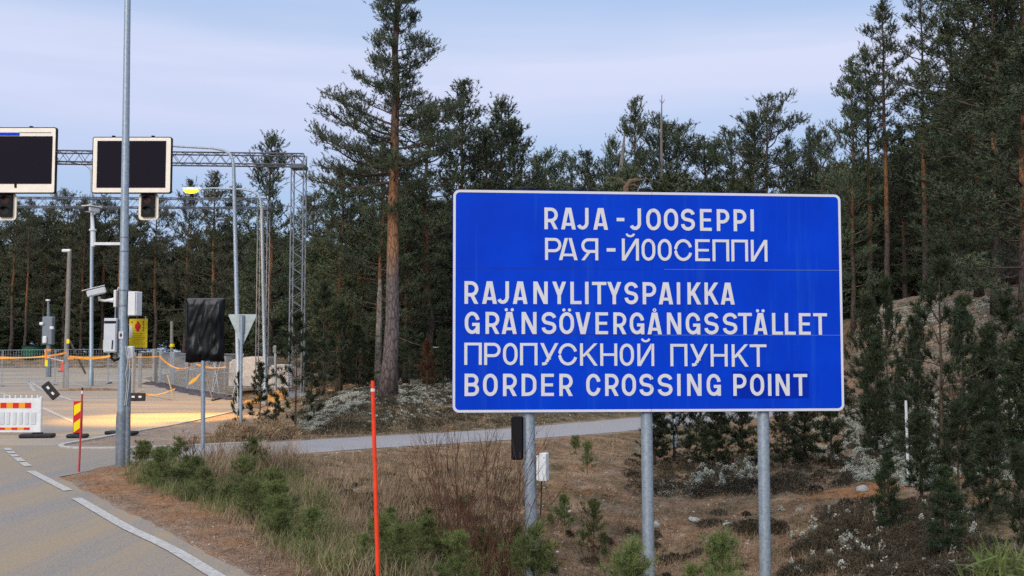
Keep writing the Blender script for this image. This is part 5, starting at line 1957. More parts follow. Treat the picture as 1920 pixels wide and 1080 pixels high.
# yellow notice with red hand, on its own thin stake behind the pole
a, c = at(241.5, 652, 20.3), at(277, 598, 20.3)
e = empty('notice_sign', Vector(((a.x + c.x) / 2, 20.3, a.z)), 'yellow stop notice with a red figure fixed behind the near light pole', 'sign')
w_, h_ = c.x - a.x, c.z - a.z
MB().box((0, 0, h_ / 2), (w_, .008, h_), bev=.003).build('board', SIGNYEL, e)
hs = h_ / 1.15
def npoly(poly, nm, m, off=-.006):
    return MB().add([(x, off, z) for x, z in poly], [tuple(range(len(poly)))]).build(nm, m, e)
hand = [(-.03, .0), (.03, .0), (.036, .06), (.065, .10), (.066, .20), (.05, .24), (.03, .25), (.022, .30), (.0, .32), (-.022, .30), (-.03, .25), (-.05, .24), (-.066, .20), (-.065, .10), (-.036, .06)]
k = h_ / .63
npoly([((x * .95 - .01) * k, (z * .72 + .355) * k) for x, z in hand], 'red_figure', RED)
b = MB()
def txt(s, x, z, hh, vert=True, gap=1.35):
    for i_, ch in enumerate(s):
        for kk, qd in enumerate(glyph(ch, .62, .2)):
            b.add([(x + u * hh, -.0062 - kk * .00005, z - i_ * hh * gap + v * hh) for u, v in qd], [tuple(range(len(qd)))])
txt('STOP', .095 * k, .535 * k, .045 * k)
txt('S', -.155 * k, .535 * k, .045 * k)
b.build('lettering', DARKTXT, e)
b = MB()
for i_ in range(6):
    z = (.305 - .045 * i_) * k
    b.add([(x, -.006, zz) for x, zz in ((-.12 * k + .02 * (i_ % 2), z), (.15 * k - .03 * ((i_ + 1) % 3), z), (.15 * k - .03 * ((i_ + 1) % 3), z + .010), (-.12 * k + .02 * (i_ % 2), z + .010))], [(0, 1, 2, 3)])
b.build('small_print', DARKTXT2, e)
npoly([(-.20 * k, .22 * k), (-.13 * k, .22 * k), (-.13 * k, .48 * k), (-.20 * k, .48 * k)], 'white_label', WHITEP, -.0065)
MB().bar((w_ * .36, .02, -.02), (w_ * .36, .02, h_ + .05), .022).build('batten', WOOD, e)
b = MB()
for zz in (h_ * .25, h_ * .8): b.bar((w_ * .3, .018, zz), (-w_ * .95, .018, zz), .025, .012)
b.build('bracket', GALV_D, e)

# ------------------------------------------------------------------ gantries
def truss(b, A, B, hgt_, dep, npan, rc=.028, rd=.010):
    """box truss along AB; A,B lower front corners"""
    A, B = Vector(A), Vector(B)
    L = B - A
    n_ = Vector((-L.y, L.x, 0)).normalized() * dep
    up = Vector((0, 0, hgt_)) if abs(L.normalized().z) < .5 else None
    if up is None:
        up = Vector((hgt_, 0, 0)); n_ = Vector((0, dep, 0))
    for o in (Vector((0, 0, 0)), up, n_, up + n_):
        b.tube([A + o, B + o], rc, 6)
    for i in range(npan):
        p, q_, m_ = A + L * (i / npan), A + L * ((i + 1) / npan), A + L * ((i + .5) / npan)
        for o in (Vector((0, 0, 0)), n_):
            b.tube([p + o, m_ + up + o], rd, 4); b.tube([m_ + up + o, q_ + o], rd, 4)
        for o in (Vector((0, 0, 0)), up):
            b.tube([p + o, m_ + n_ + o], rd, 4); b.tube([m_ + n_ + o, q_ + o], rd, 4)
    return b


def gantry(Dr, Dl, xr, ytop, ybot, legx, label, npan, mtl):
    a = at(xr, ybot, Dr); t_ = at(xr, ytop, Dr)
    Hh = t_.z - a.z
    l = Vector((at(-330, ybot, Dl).x, Dl, a.z))
    base = Vector((at(sum(legx) / 2, 700, Dr).x, Dr, gz(at(legx[1], 700, Dr).x, Dr) - .1))
    e_ = empty('sign_gantry', base, label, 'gantry')
    truss(MB(), l - base, a - base, Hh, .5, npan).build('beam', mtl, e_)
    x0, x1 = at(legx[0], 500, Dr).x, at(legx[1], 500, Dr).x
    b_ = MB(); truss(b_, (x0 - base.x, 0, 0), (x0 - base.x, 0, t_.z - base.z), x1 - x0, .5, 15, .024, .010)
    b_.box((0, .25, .08), (x1 - x0 + .3, .8, .16)); b_.build('leg', GALV_D, e_)
    MB().box(((x0 + x1) / 2 - base.x, .25, a.z - base.z - .06), (x1 - x0 + .1, .62, .11)).build('joint_box', mtl, e_)
    b_ = MB(); xl = l.x + .6
    truss(b_, (xl - base.x, Dl - Dr, 0), (xl - base.x, Dl - Dr, t_.z - base.z), x1 - x0, .5, 15, .024, .010); b_.build('leg', GALV_D, e_)
    return a.z, Hh


zb, hb = gantry(36.4, 35.3, 569, 288, 308.5, (544, 567), 'nearer lattice gantry carrying the two message signs and the signals', 30, GALV_F)
gantry(46.5, 45.8, 500, 372, 389, (482, 500), 'farther lattice gantry seen below the message signs', 28, GALV_F)


def vms(x0, x1, y0, y1, D, label, bl, parts):
    a, c_ = at(x0, y1, D), at(x1, y0, D)
    e_ = empty('message_sign', Vector(((a.x + c_.x) / 2, D, a.z)), label, 'sign')
    w_, h_ = c_.x - a.x, c_.z - a.z
    px = w_ / (x1 - x0)
    MB().prism(rrect(-w_ / 2, 0, w_ / 2, h_, .07)[::-1], Matrix.Identity(4), .12).build('housing', BLACKP, e_)
    MB().prism(rrect(-w_ / 2 + .03, .03, w_ / 2 - .03, h_ - .03, .05)[::-1], Matrix.Translation((0, -.012, 0)), .011).build('border', CREAM, e_)
    l, r__, t_, bo = bl
    mx0, mx1, mz0, mz1 = -w_ / 2 + l * px, w_ / 2 - r__ * px, bo * px, h_ - t_ * px
    MB().box(((mx0 + mx1) / 2, -.016, (mz0 + mz1) / 2), (mx1 - mx0, .010, mz1 - mz0)).build('display', BLACKM, e_)
    for z in (.3, .7):
        MB().bar((0, .12, h_ * z), (0, .55, h_ * z), .08).build('hanger', GALV_F, e_)
    for sx in (-.25, .25):
        MB().box((sx * w_, .1, h_ + .03), (.10, .1, .05), bev=.01).build('lifting_eye', BLACKP, e_)
    return e_, w_, h_, px


e, w_, h_, px = vms(-98, 106.5, 238.5, 362.5, 34.6, 'larger dark message sign with cream frame and a blue strip along its top', (10, 7, 17.5, 18), 0)
xe = at(37, 250, 34.6).x - e.location.x
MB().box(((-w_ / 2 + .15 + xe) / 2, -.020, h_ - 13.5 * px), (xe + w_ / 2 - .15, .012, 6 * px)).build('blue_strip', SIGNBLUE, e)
xe2 = at(29.5, 350, 34.6).x - e.location.x
MB().box((xe2, -.021, 14.5 * px), (4.2 * px, .012, 8 * px)).build('slot', BLACKM, e)
MB().bar((xe, -.02, h_ - 10.6 * px), (w_ / 2 - 10 * px, -.02, h_ - 10.6 * px), .012).build('frame_line', DARKTXT, e)
vms(171.5, 322.5, 256.5, 362.5, 34.7, 'smaller dark message sign with cream frame crossed by the near light pole', (9.5, 10.5, 8, 10.5), 0)


def signal(x0, x1, y0, y1, D, label):
    a, c_ = at(x0, y1, D), at(x1, y0, D)
    e_ = empty('traffic_signal', Vector(((a.x + c_.x) / 2, D, a.z)), label, 'traffic light')
    w_, h_ = c_.x - a.x, c_.z - a.z
    MB().prism(rrect(-w_ / 2, 0, w_ / 2, h_, .12)[::-1], Matrix.Identity(4), .02).build('backboard', CREAM, e_)
    iw = w_ * .66
    MB().prism(rrect(-iw / 2, h_ * .11, iw / 2, h_ * .99, .03)[::-1], Matrix.Translation((0, -.10, 0)), .095).build('housing', BLACKP, e_)
    for z, m_ in ((.73, LENSR), (.34, LENSG)):
        l_ = MB().tube([(0, -.108, h_ * z), (0, -.100, h_ * z)], .125, 20).build('lens', m_, e_, True)
        v = []
        pts = arc(0, h_ * z, .135, .135, 20, 160, 12)
        b_ = MB()
        b_.add([(x, -.101, zz) for x, zz in pts] + [(x, -.24, zz) for x, zz in pts], [(i, i + 1, i + 14, i + 13) for i in range(12)])
        b_.build('visor', BLACKP, l_)
    MB().bar((0, .06, h_ * .9), (0, .25, h_ + .3), .06).build('hanger', GALV_F, e_)


signal(259.5, 297.5, 362.6, 412.5, 34.9, 'two-lamp traffic signal hanging under the smaller message sign')
signal(-6, 31.5, 362.6, 413, 34.8, 'two-lamp traffic signal hanging under the larger message sign')

# ------------------------------------------------------------------ street lamps
def lamp_post(base, Dp, pole_px, arm_px, head_px, label, r0, lit, energy=0, hidden=False, target=None, aim=None):
    e_ = empty('street_lamp', base, label, 'street lamp')
    rl = lambda p: Vector(p) - base
    top = at(*pole_px, Dp)
    MB().tube([(0, 0, 0), (0, 0, .9), (0, 0, .95), rl(top)], [r0 * 1.25, r0 * 1.2, r0, r0 * .72], 12).build('pole', GALV, e_, True)
    arm = [top] + [at(a, b_, Dp) for a, b_ in arm_px]
    MB().tube([rl(p) for p in arm], list(np.linspace(r0 * .70, r0 * .42, len(arm))), 10).build('arm', GALV, e_, True)
    hp = at(*head_px, Dp)
    h_ = MB()
    prof = [(-.42, .06), (-.34, .13), (-.1, .15), (.2, .11), (.36, .06)]
    vs, fs = [], []
    for x, w2 in prof:
        for s_, z in ((-1, 0), (-.6, .10), (.6, .10), (1, 0)):
            vs.append((x, s_ * w2, z))
    for i in range(4):
        for j in range(3):
            fs.append((i * 4 + j, i * 4 + j + 1, (i + 1) * 4 + j + 1, (i + 1) * 4 + j))
    fs += [(0, 1, 2, 3), (16, 19, 18, 17)]
    fs += [(i * 4, (i + 1) * 4, (i + 1) * 4 + 3, i * 4 + 3) for i in range(4)]
    h_.add([rl(hp) + Vector(v) for v in vs], fs)
    hd = h_.build('lamp_head', WHITEP if not hidden else GALV_D, e_)
    if lit:
        g_ = MB(); vs, fs = [], []
        nn_ = 12
        for i in range(5):
            a = i / 4 * math.pi / 2
            for j in range(nn_):
                t_ = j / nn_ * 6.283
                vs.append(rl(hp) + Vector((-.08 + .30 * math.cos(a) * math.cos(t_), .12 * math.cos(a) * math.sin(t_), -.015 - .13 * math.sin(a))))
        for i in range(4):
            for j in range(nn_):
                fs.append((i * nn_ + j, i * nn_ + (j + 1) % nn_, (i + 1) * nn_ + (j + 1) % nn_, (i + 1) * nn_ + j))
        g_.add(vs, fs)
        g_.build('glass', LAMPON, hd, True)
        ld = bpy.data.lights.new('lamp_light', 'SPOT')
        ld.energy = energy; ld.color = (1.0, .54, .09); ld.spot_size = R(target or 80); ld.spot_blend = 1.0; ld.shadow_soft_size = .18
        lo = bpy.data.objects.new('lamp_light', ld); COL.objects.link(lo)
        lo.location = hp + Vector((-.08, 0, -.24))
        if aim: lo.rotation_euler = (lo.location - Vector(aim)).to_track_quat('Z', 'Y').to_euler()
    return e_


b = at(447, 782, 36); b.z = gz(b.x, b.y) - .05
lamp_post(b, 36, (438, 310), [(436, 298), (430, 288), (420, 282), (400, 278), (325, 274), (262, 271)], (250, 270), 'tall lamp post with a curved arm reaching behind the smaller message sign', .085, True, 17000, False, 50, (-10.8, 33.9, 0))
b = at(497, 752, 42.6); b.z = gz(b.x, b.y) - .05
lamp_post(b, 42.6, (491, 396), [(489, 378), (484, 366), (474, 359), (455, 355), (400, 353), (378, 354)], (362, 356), 'lamp post with a lit yellow lamp glowing before the pines', .085, True, 1900, False, 170)
b = Vector((at(171, 700, 64).x, 64, float(base_z(64)) - .05))
lamp_post(b, 64, (172.5, 332), [(171.5, 322), (168, 315), (160, 309), (130, 303), (107, 300)], (98, 299), 'slender far lamp post rising behind the mast-top camera', .12, False, 0, True)
# grey utility pole with a stay
b = flat(122, 729); b.z = float(base_z(b.y))
e = empty('utility_pole', b, 'leaning grey utility pole with a small lamp behind the mesh fence', 'pole')
MB().tube([(0, 0, -.2), at(127, 600, b.y) - b, at(130.5, 468, b.y) - b], [.15, .13, .11], 10).build('pole', POLEW, e, True)
MB().box(at(125, 470, b.y) - b, (.5, .25, .16), bev=.04).build('lamp_head', WHITEP, e)
MB().bar(at(131, 640, b.y) - b, at(160, 700, b.y + 4) - b, .09).build('stay', POLEW, e)
MB().box(at(129.5, 640, b.y) - b + Vector((0, -.16, 0)), (.16, .02, .25)).build('yellow_label', YELLOW, e)
# weather mast
D = 76
b = Vector((at(92, 670, D).x, D, gz(at(92, 670, D).x, D)))
e = empty('equipment_mast', b, 'thin dark equipment mast with small white lamps behind the green bin', 'pole')
MB().tube([(0, 0, 0), at(91.5, 628, D) - b, at(90.5, 562, D) - b], [.20, .16, .07], 8).build('mast', GALV_D, e, True)
MB().box(at(91, 620, D) - b, (.75, .5, 2.0), bev=.06).build('cabinet', GALV_D, e)
for px, py in ((78, 607), (97, 615), (84, 637)):
    MB().box(at(px, py, D - .3) - b, (.28, .2, .22 if py < 630 else .5), bev=.05).build('lamp', WHITEP, e)
MB().box(at(90, 563, D) - b, (.26, .26, .12), bev=.03).build('cap', WHITEP, e)
# green container
D = 98
x0 = at(61, 670, D).x
b = Vector((x0, D, gz(x0, D)))
e = empty('round_bin', b, 'large round green container with a dark open top behind the fence', 'bin')
hh = at(61, 649, D).z - b.z
MB().tube([(0, 0, 0), (0, 0, hh)], [.78, .93], 24, caps=False).build('shell', GREENP, e, True)
MB().tube([(0, 0, hh - .32), (0, 0, hh - .31)], [.86, .86], 24).build('contents', BLACKP, e)
MB().tube([(0, 0, hh - .03), (0, 0, hh + .05)], [.97, .97], 24, caps=False).build('rim', BLACKP, e)

# ------------------------------------------------------------------ signs on posts
b = flat(451, 823); b.z = gz(b.x, b.y) - .05; D = b.y
e = empty('triangular_sign', b, 'grey back of a triangular yield sign on a thin steel post', 'sign')
MB().tube([(0, 0, 0), at(453, 592, D) - b], [.036, .034], 12).build('post', GALV, e, True)
tri = [at(426, 589, D), at(481, 589, D), at(453, 650, D)]
cen = sum(tri, Vector()) / 3
poly = []
for i in range(3):
    p, a_, c_ = tri[i], tri[i - 1], tri[(i + 1) % 3]
    poly += [p + (a_ - p).normalized() * .05, p + ((a_ - p).normalized() + (c_ - p).normalized()) * .012, p + (c_ - p).normalized() * .05]
MB().prism([((p - b).x, (p - b).z) for p in poly], Matrix.Translation((0, .06, 0)), .004).build('plate', SIGNBACK, e)
MB().box(at(453, 607, D) - b + Vector((0, .02, 0)), (.10, .05, .42)).build('bracket', GALV_D, e)

b = Vector((at(380.5, 868, 20.4).x, 20.4, 0)); b.z = gz(b.x, b.y) - .05; D = 20.4
e = empty('wrapped_sign', b, 'road sign shrouded in crinkled black plastic on a steel post', 'sign')
MB().tube([(0, 0, 0), at(381, 600, D) - b], .042, 14).build('post', GALV, e, True)
x0, x1, z0, z1 = at(349, 620, D).x - b.x, at(421, 620, D).x - b.x, at(380, 677, D).z - b.z, at(380, 559, D).z - b.z
nx, nz_ = 36, 54
vs, fs = [], []
rw = np.random.default_rng(4)
for side, y in ((0, -.05), (1, .05)):
    for j in range(nz_ + 1):
        for i in range(nx + 1):
            u, v = i / nx, j / nz_
            x = x0 + (x1 - x0) * u; z = z0 + (z1 - z0) * v
            edge = min(u, 1 - u, v, 1 - v)
            cr_ = abs(float(vnoise(u * 3.2 + v * 1.5, v * 3.1 - u * 2.5, 31))) * .05 + max(0, float(vnoise(u * 9 - v * 5, v * 3 + u * 4, 32))) * .03
            puff = min(1, edge * 10)
            yy = y - (cr_ * puff + .015 * puff) if side == 0 else y + (cr_ * puff)
            if edge < 1e-6: yy = 0
            x += .012 * float(vnoise(v * 9, side, 33)) * (1 if u in (0, 1) else 0)
            z += (.02 * float(vnoise(u * 7, 2, 34)) if v in (0,) else 0) - (.022 * (1 - u) if v == 0 else 0)
            vs.append((x, yy, z))
N1 = (nx + 1) * (nz_ + 1)
for j in range(nz_):
    for i in range(nx):
        a = j * (nx + 1) + i
        fs.append((a, a + 1, a + nx + 2, a + nx + 1))
        fs.append((N1 + a, N1 + a + nx + 1, N1 + a + nx + 2, N1 + a + 1))
m_ = MB(); m_.add(vs, fs); o = m_.build('plastic_wrap', BAG, e, True)

# ------------------------------------------------------------------ roadworks
# water barrier board
b = flat(38, 820); D = 27.2
b = Vector((at(-35, 815, D).x, D, .0))
Bw = at(77, 780, D).x - at(-148, 780, D).x
e = empty('barrier_board', b, 'white plastic roadwork barrier with red and yellow stripes', 'barrier')
z0, z1 = at(0, 811, D).z, at(0, 747, D).z
hh = z1 - z0
MB().box((0, 0, z0 + hh / 2), (Bw - .1, .05, hh), bev=.012).build('panel', WHITEP, e)
for sx in (-1, 1):
    MB().box((sx * (Bw / 2 - .035), 0, (z1 + .05) / 2 + .02), (.07, .085, z1 - .0), bev=.015).build('end_post', WHITEP, e)
b_ = MB()
npg = 21
for i in range(npg):
    x = -Bw / 2 + .12 + (Bw - .24) * i / (npg - 1)
    b_.box((x, 0, z1 + .04), (.035, .035, .085), bev=.008)
b_.build('pegs', WHITEP, e)
pr = (at(60, 770, D).x - b.x)
st = MB().box((-(Bw / 2) + (pr + Bw / 2) / 2, -.029, z1 - .175), (pr + Bw / 2 - .1, .008, .135)).build('upper_stripe', YELLOW, e)
for i in range(7):
    MB().box((pr - .09 - i * .31, -.0345, z1 - .175), (.145, .006, .134)).build('red_block', RED, st)
YO = mat('orange yellow reflective', (.80, .32, .01), .5)
st.data.materials.clear(); st.data.materials.append(YO)
st = MB().box((-(Bw / 2) + (pr + Bw / 2) / 2, -.029, z0 + .10), (pr + Bw / 2 - .1, .008, .06)).build('lower_stripe', YO, e)
for i in range(7):
    MB().box((pr - .11 - i * .31, -.0345, z0 + .10), (.145, .006, .059)).build('red_block', RED, st)
b_ = MB()
for i in range(14):
    x = Bw / 2 - .20 - i * .16
    b_.box((x, -.032, z0 + hh * .42), (.085 if i % 5 else .13, .014, hh * .36), bev=.02)
b_.build('moulded_ribs', GREYP, e)


def rubber_foot(px, py, L, W_, H_, label, rz=0, lift=0.0, name='rubber_foot', rot=None, holes=False):
    p = flat(px, py)
    e_ = empty(name, Vector((p.x, p.y, 0.006 + lift)), label, 'sign base', rot=rot or (0, 0, R(rz)))
    MB().box((0, 0, H_ / 2), (L, W_, H_), bev=.03).build('block', RUBBER, e_)
    if holes:
        for x in (-L * .2, L * .2):
            MB().box((x, 0, H_ + .001), (L * .17, W_ * .22, .004)).build('slot', WHITEP, e_)
    else:
        MB().box((0, 0, H_ + .012), (L * .3, W_ * .5, .03), bev=.012).build('socket', BLACKP, e_)
    return e_


rubber_foot(70, 821, .78, .38, .10, 'low black rubber foot under the end of the white barrier', 8)
rubber_foot(145.5, 821, .47, .34, .09, 'black rubber foot under the red and yellow marker panel', 5)
rubber_foot(228, 815, .80, .34, .09, 'empty black rubber foot lying flat behind the near light pole', -12)
p = flat(95, 750)
rubber_foot(95, 750, .80, .40, .11, 'slotted black rubber foot tipped up on edge on the dusty apron', 0, .40, rot=(R(82), R(50), R(6)), holes=True)
rubber_foot(257, 752, .72, .34, .11, 'slotted black rubber foot standing on its side beside the near light pole', 0, .17, rot=(R(84), 0, R(6)), holes=True)

p = flat(145.5, 820)
D = p.y
e = empty('road_marker_board', Vector((p.x, D, .09)), 'red and yellow slanted marker panel standing in a rubber foot', 'marker panel')
x0, x1 = at(137, 790, D).x - p.x, at(154, 790, D).x - p.x
z0, z1 = at(145, 821, D).z - .09, at(145, 752, D).z - .09
M4 = Matrix.Identity(4)
MB().prism(rrect(x0, z0, x1, z1, .02)[::-1], M4, .03).build('board', RED, e)
def band(za, zb_):
    poly = [(x0 + .018, za - .0), (x1 - .018, za + .14), (x1 - .018, zb_ + .14), (x0 + .018, zb_)]
    MB().add([(x, -.004, min(max(z, z0), z1 - .02)) for x, z in poly], [(0, 1, 2, 3)]).build('yellow_band', YELLOW, e)
band(z0 + .13, z0 + .36); band(z0 + .54, z0 + .80)

# temporary mesh fence
def fence_panel(p, q, hgt_, label, lean=0.0, ft=True):
    p, q = Vector(p), Vector(q)
    e_ = empty('fence_panel', p, label, 'fence', 'temporary mesh fence panels')
    d = q - p; L = d.length; d.normalize()
    lv = Vector((-d.y, d.x, 0)) * lean
    P = lambda s, z: d * s + Vector((0, 0, z)) + lv * z
    f_ = MB()
    for s in (.03, L - .03): f_.tube([P(s, .0), P(s, hgt_)], .021, 6)
    for z in (.15, hgt_ * .55, hgt_ - .02): f_.tube([P(.03, z), P(L - .03, z)], .016, 6)
    f_.build('frame', GALV, e_)
    m_ = MB()
    n_ = int(L / .14)
    for i in range(1, n_):
        m_.bar(P(L * i / n_, .15), P(L * i / n_, hgt_ - .02), .008)
    for i in range(1, 8):
        z = .15 + (hgt_ - .17) * i / 8
        m_.bar(P(.03, z), P(L - .03, z), .008)
    m_.build('wire_mesh', GALV, e_)
    if ft:
        MB().box(P(.03, .06), (.55, .22, .12), Matrix.Rotation(math.atan2(d.y, d.x) + 1.57, 3, 'Z'), .02).build('foot', CONCP, e_)
    return e_


FP = [(-95, 62), (4, 63.5), (103, 65), (203, 66.5), (300, 66)]
P3 = [Vector((at(px, 700, D).x, D, float(base_z(D)) + .01)) for px, D in FP]
labs = ['mesh fence panel at the left border of the apron', 'mesh fence panel in front of the green bin', 'mesh fence panel crossed by the slender far lamp post', 'mesh fence panel behind the yellow notice']
for i in range(4):
    fence_panel(P3[i], P3[i + 1], 2.15, labs[i])
FQ = [(300, 66), (352, 58), (398, 52), (436, 48)]
Q3 = [Vector((at(px, 700, D).x, D, gz(at(px, 700, D).x, D) + .02)) for px, D in FQ]
labs = ['mesh fence panel between the concrete posts and the wrapped sign', 'mesh fence panel behind the wrapped sign', 'leaning mesh fence panel next to the tall lamp post']
for i in range(3):
    fence_panel(Q3[i], Q3[i + 1], 2.0, labs[i], .12 * i)

GC = 'concrete posts along the apron edge'
for px, y0, y1, wpx, lab in [(249, 661, 742, 6, 'thin concrete post nearest the yellow notice'), (262, 663, 728, 7, 'broad low concrete post right of the yellow notice'), (290, 654, 716, 8, 'taller concrete post, first of a close pair'), (299, 656, 718, 5, 'thinner concrete post, second of a close pair'),
                             (323, 660, 716, 9, 'broad concrete post under the stump with a yellow band'), (349, 680, 719, 4, 'short concrete post left under the wrapped sign'), (421, 668, 740, 4, 'concrete post right under the wrapped sign'), (125, 655, 728, 7, 'grey concrete post under the utility pole')]:
    D = flat(px, y1).y if y1 > 720 else 66
    if px == 125: D = 61
    b = Vector((at(px, y1, D).x, D, float(base_z(D)) - .05))
    wd = wpx * D / F
    ht = at(px, y0, D).z - b.z
    e = tag(MB().box((0, 0, ht / 2), (wd, wd * .8, ht), bev=.02).build('concrete_post', CONCP, None, loc=b), lab, 'post', GC)
    e.rotation_euler = (0, R(random.uniform(-1, 1)), random.random())
b = Vector((at(323, 660, 68).x, 68, .15))
e = empty('old_stump', b, 'slim grey timber post with a yellow band', 'post')
MB().tube([(0, 0, 0), at(322, 602, 68) - b], [.13, .09], 8).build('post', POLEW, e, True)
MB().tube([at(323, 650, 68) - b, at(323, 645, 68) - b], .15, 10).build('yellow_band', YELLOW, e)


def ribbon(pts, wd, label, m=TAPE, group='barrier tapes'):
    """a hanging tape, twisted here and there"""
    p = resample([tuple(q) for q in pts], .12)
    base_ = Vector(p[0])
    v, f = [], []
    for i, q in enumerate(p):
        tw = .5 + .5 * math.sin(i * .23)
        o = np.array([0, wd * (1 - tw) * .5, wd * .5 * (.35 + .65 * tw)])
        v += [tuple(q - o - np.array(base_)), tuple(q + o - np.array(base_))]
    for i in range(len(p) - 1):
        f.append((2 * i, 2 * i + 1, 2 * i + 3, 2 * i + 2))
    o = obj('barrier_tape', mesh_from('barrier_tape', v, f, m), None, base_)
    return tag(o, label, 'tape', group)


def sag(a, c_, s, n=14):
    return [a + (c_ - a) * (i / n) - Vector((0, 0, s * 4 * (i / n) * (1 - i / n))) for i in range(n + 1)]


ribbon(sag(at(-60, 666, 61), at(87, 668, 61), .12), .16, 'orange tape strung along the fence before the green bin')
ribbon(sag(at(87, 668, 61), at(126, 661, 61), .02), .12, 'orange tape rising to the grey concrete post')
ribbon(sag(at(128, 668, 61), at(210, 667, 61), .12), .15, 'orange tape between the grey concrete post and the control cabinet')
ribbon(sag(at(250, 669, 60), at(300, 668, 60), .03), .05, 'thin orange tape between the two concrete posts nearest the notice')
ribbon(sag(at(300, 669, 60), at(336, 691, 57), .12), .13, 'orange tape drooping from the pair of concrete posts')
ribbon(sag(at(336, 691, 57), at(370, 683, 54), .05), .05, 'thin tape climbing from the droop to the wrapped sign')
ribbon(sag(at(368, 683, 54), at(424, 688, 50), .10), .11, 'orange tape beneath the wrapped sign')
ribbon([at(245, 702, 56), at(243, 715, 56), at(241, 727, 56)], .45, 'bundled orange tape hanging beside the near light pole')
ribbon([at(354, 719, 54), at(368, 710, 53), at(378, 698, 52)], .20, 'bright yellow-orange tape slanting up to the wrapped sign post', mat('yellow tape', (.92, .42, .02), .5))
ribbon([at(255, 738, 48.5), at(290, 741, 46.5), at(310, 736, 46.5), at(328, 729, 46.8)], .10, 'orange tape trailing over the ground to the crossed stick')
ribbon([at(287, 672, 60), at(287, 681, 60)], .25, 'short orange tape tail on the first post of the close pair')

def stick(a, c_, wd, m, label, name='timber_stick'):
    a, c_ = Vector(a), Vector(c_)
    return tag(MB().bar((0, 0, 0), c_ - a, wd, wd * .6).build(name, m, None, loc=a), label, 'stick')


a = Vector(flat(327, 751)); stick(a, at(314, 703, a.y), .07, WOOD, 'upright pale stick crossed by orange tape on the apron edge')
a = Vector(flat(256, 739)); a.z = .04
stick(a, Vector(flat(325, 751)) + Vector((0, 0, .04)), .05, WOOD, 'pale lath lying on the ground toward the crossed stick')
a = Vector(flat(256, 739)); stick(a + Vector((0, 0, .06)), at(270, 731, a.y + .3), .10, WOOD, 'short pale board end propped by the slotted rubber foot')
a = Vector(flat(399, 750)); stick(a, at(384, 698, a.y), .07, POLEW, 'grey stick leaning right of the wrapped sign post')
a = Vector(flat(398, 752)); a.z += .03; stick(a, Vector(flat(432, 744)) + Vector((0, 0, .06)), .09, RUBBER, 'dark plank lying at the foot of the leaning fence')
a = Vector(flat(412, 742)); stick(a, at(401, 680, a.y), .05, GALV, 'thin steel rod leaning behind the wrapped sign post')
# orange sign boards at the fence
b = Vector((at(86, 690, 60.5).x, 60.5, 0))
e = empty('warning_frame', b, 'small orange warning frame standing before the green bin', 'sign')
MB().bar(at(86.5, 686, 60.5) - b, at(86, 655, 60.5) - b, .10).build('post', ORANGEW, e)
MB().box(at(90.5, 656.5, 60.5) - b, (.30, .03, .12)).build('flag_board', ORANGEW, e)
MB().box(at(87, 681, 60.4) - b, (.16, .03, .35)).build('yellow_board', YELLOW, e)
a = at(88, 669, 60.4); stick(a, at(126, 660.5, 60.4), .10, ORANGEW, 'pale orange pole slanting from the warning frame to the concrete post', 'barrier_pole')
a = at(88, 670, 60.8); stick(a, at(119, 677, 60.8), .08, WHITEP, 'pale bar slanting down from the warning frame to the concrete post', 'barrier_pole')
o = tag(MB().box((0, 0, 0), (.34, .03, .14)).build('orange_board', ORANGEW, None, loc=at(132.5, 671.5, 60.6)), 'small orange board right of the grey concrete post', 'sign')
b = Vector(flat(117.5, 709)); b.z = float(base_z(b.y))
D = b.y
e = empty('traffic_cone', b, 'slim red traffic cone behind the grey concrete post', 'cone')
MB().tube([(0, 0, 0), (0, 0, .9)], [.22, .07], 12).build('body', ORANGE, e, True)
MB().box((0, 0, .03), (.6, .6, .06), bev=.02).build('base', RUBBER, e)
# low strip of soil and rubble on the apron
def heap(name, pts, wd, hgt_, m, label, seed, kind='structure'):
    p = resample(pts, .25)
    r = np.random.default_rng(seed)
    v, f = [], []
    k = 9
    for i, q in enumerate(p):
        t_ = p[min(i + 1, len(p) - 1)] - p[max(i - 1, 0)]; t_ = t_ / np.linalg.norm(t_)
        n_ = np.array([-t_[1], t_[0]])
        e_ = min(1, i / 3, (len(p) - 1 - i) / 3)
        for j in range(k):
            u = j / (k - 1) * 2 - 1
            z = hgt_ * (1 - u * u) * e_ * (.6 + .5 * float(vnoise(i * .6, j * .7, seed))) + r.normal(0, hgt_ * .10) * (1 - abs(u))
            xy = q + n_ * u * wd * (.8 + .3 * float(vnoise(i * .4, 0, seed)))
            v.append((xy[0], xy[1], max(z, 0) + float(base_z(xy[1])) + .006))
    for i in range(len(p) - 1):
        for j in range(k - 1):
            a = i * k + j
            f.append((a, a + 1, a + k + 1, a + k))
    return tag(obj(name, mesh_from(name, v, f, m, True)), label, None, kind=kind)


BRICKS = mat('reddish soil', (.28, .17, .10), .95, 0, .1, noise=.5, nscale=6, bump=.6)
RUB = mat('dark rubble', (.11, .095, .10), .95, 0, .1, noise=.6, nscale=7, bump=.8)
heap('soil_ridge', [g2(105, 733), g2(140, 733), g2(235, 732)], .35, .16, BRICKS, 'low ridge of reddish soil', 61)
heap('rubble_edge', [g2(275, 718), g2(300, 722), g2(330, 730), g2(370, 739), g2(405, 745), g2(440, 750)], .5, .22, RUB, 'broken dark asphalt edge', 62)
heap('snow_rail', [g2(402, 740), g2(438, 740)], .12, .12, CONC, 'pale kerb stones', 63)
p = flat(505, 757)
heap('sand_pile', [(p.x - 1.2, 44.6), (p.x + .2, 44.4), (p.x + 1.3, 44.2)], .9, .75, SAND, 'orange sand heap', 64)
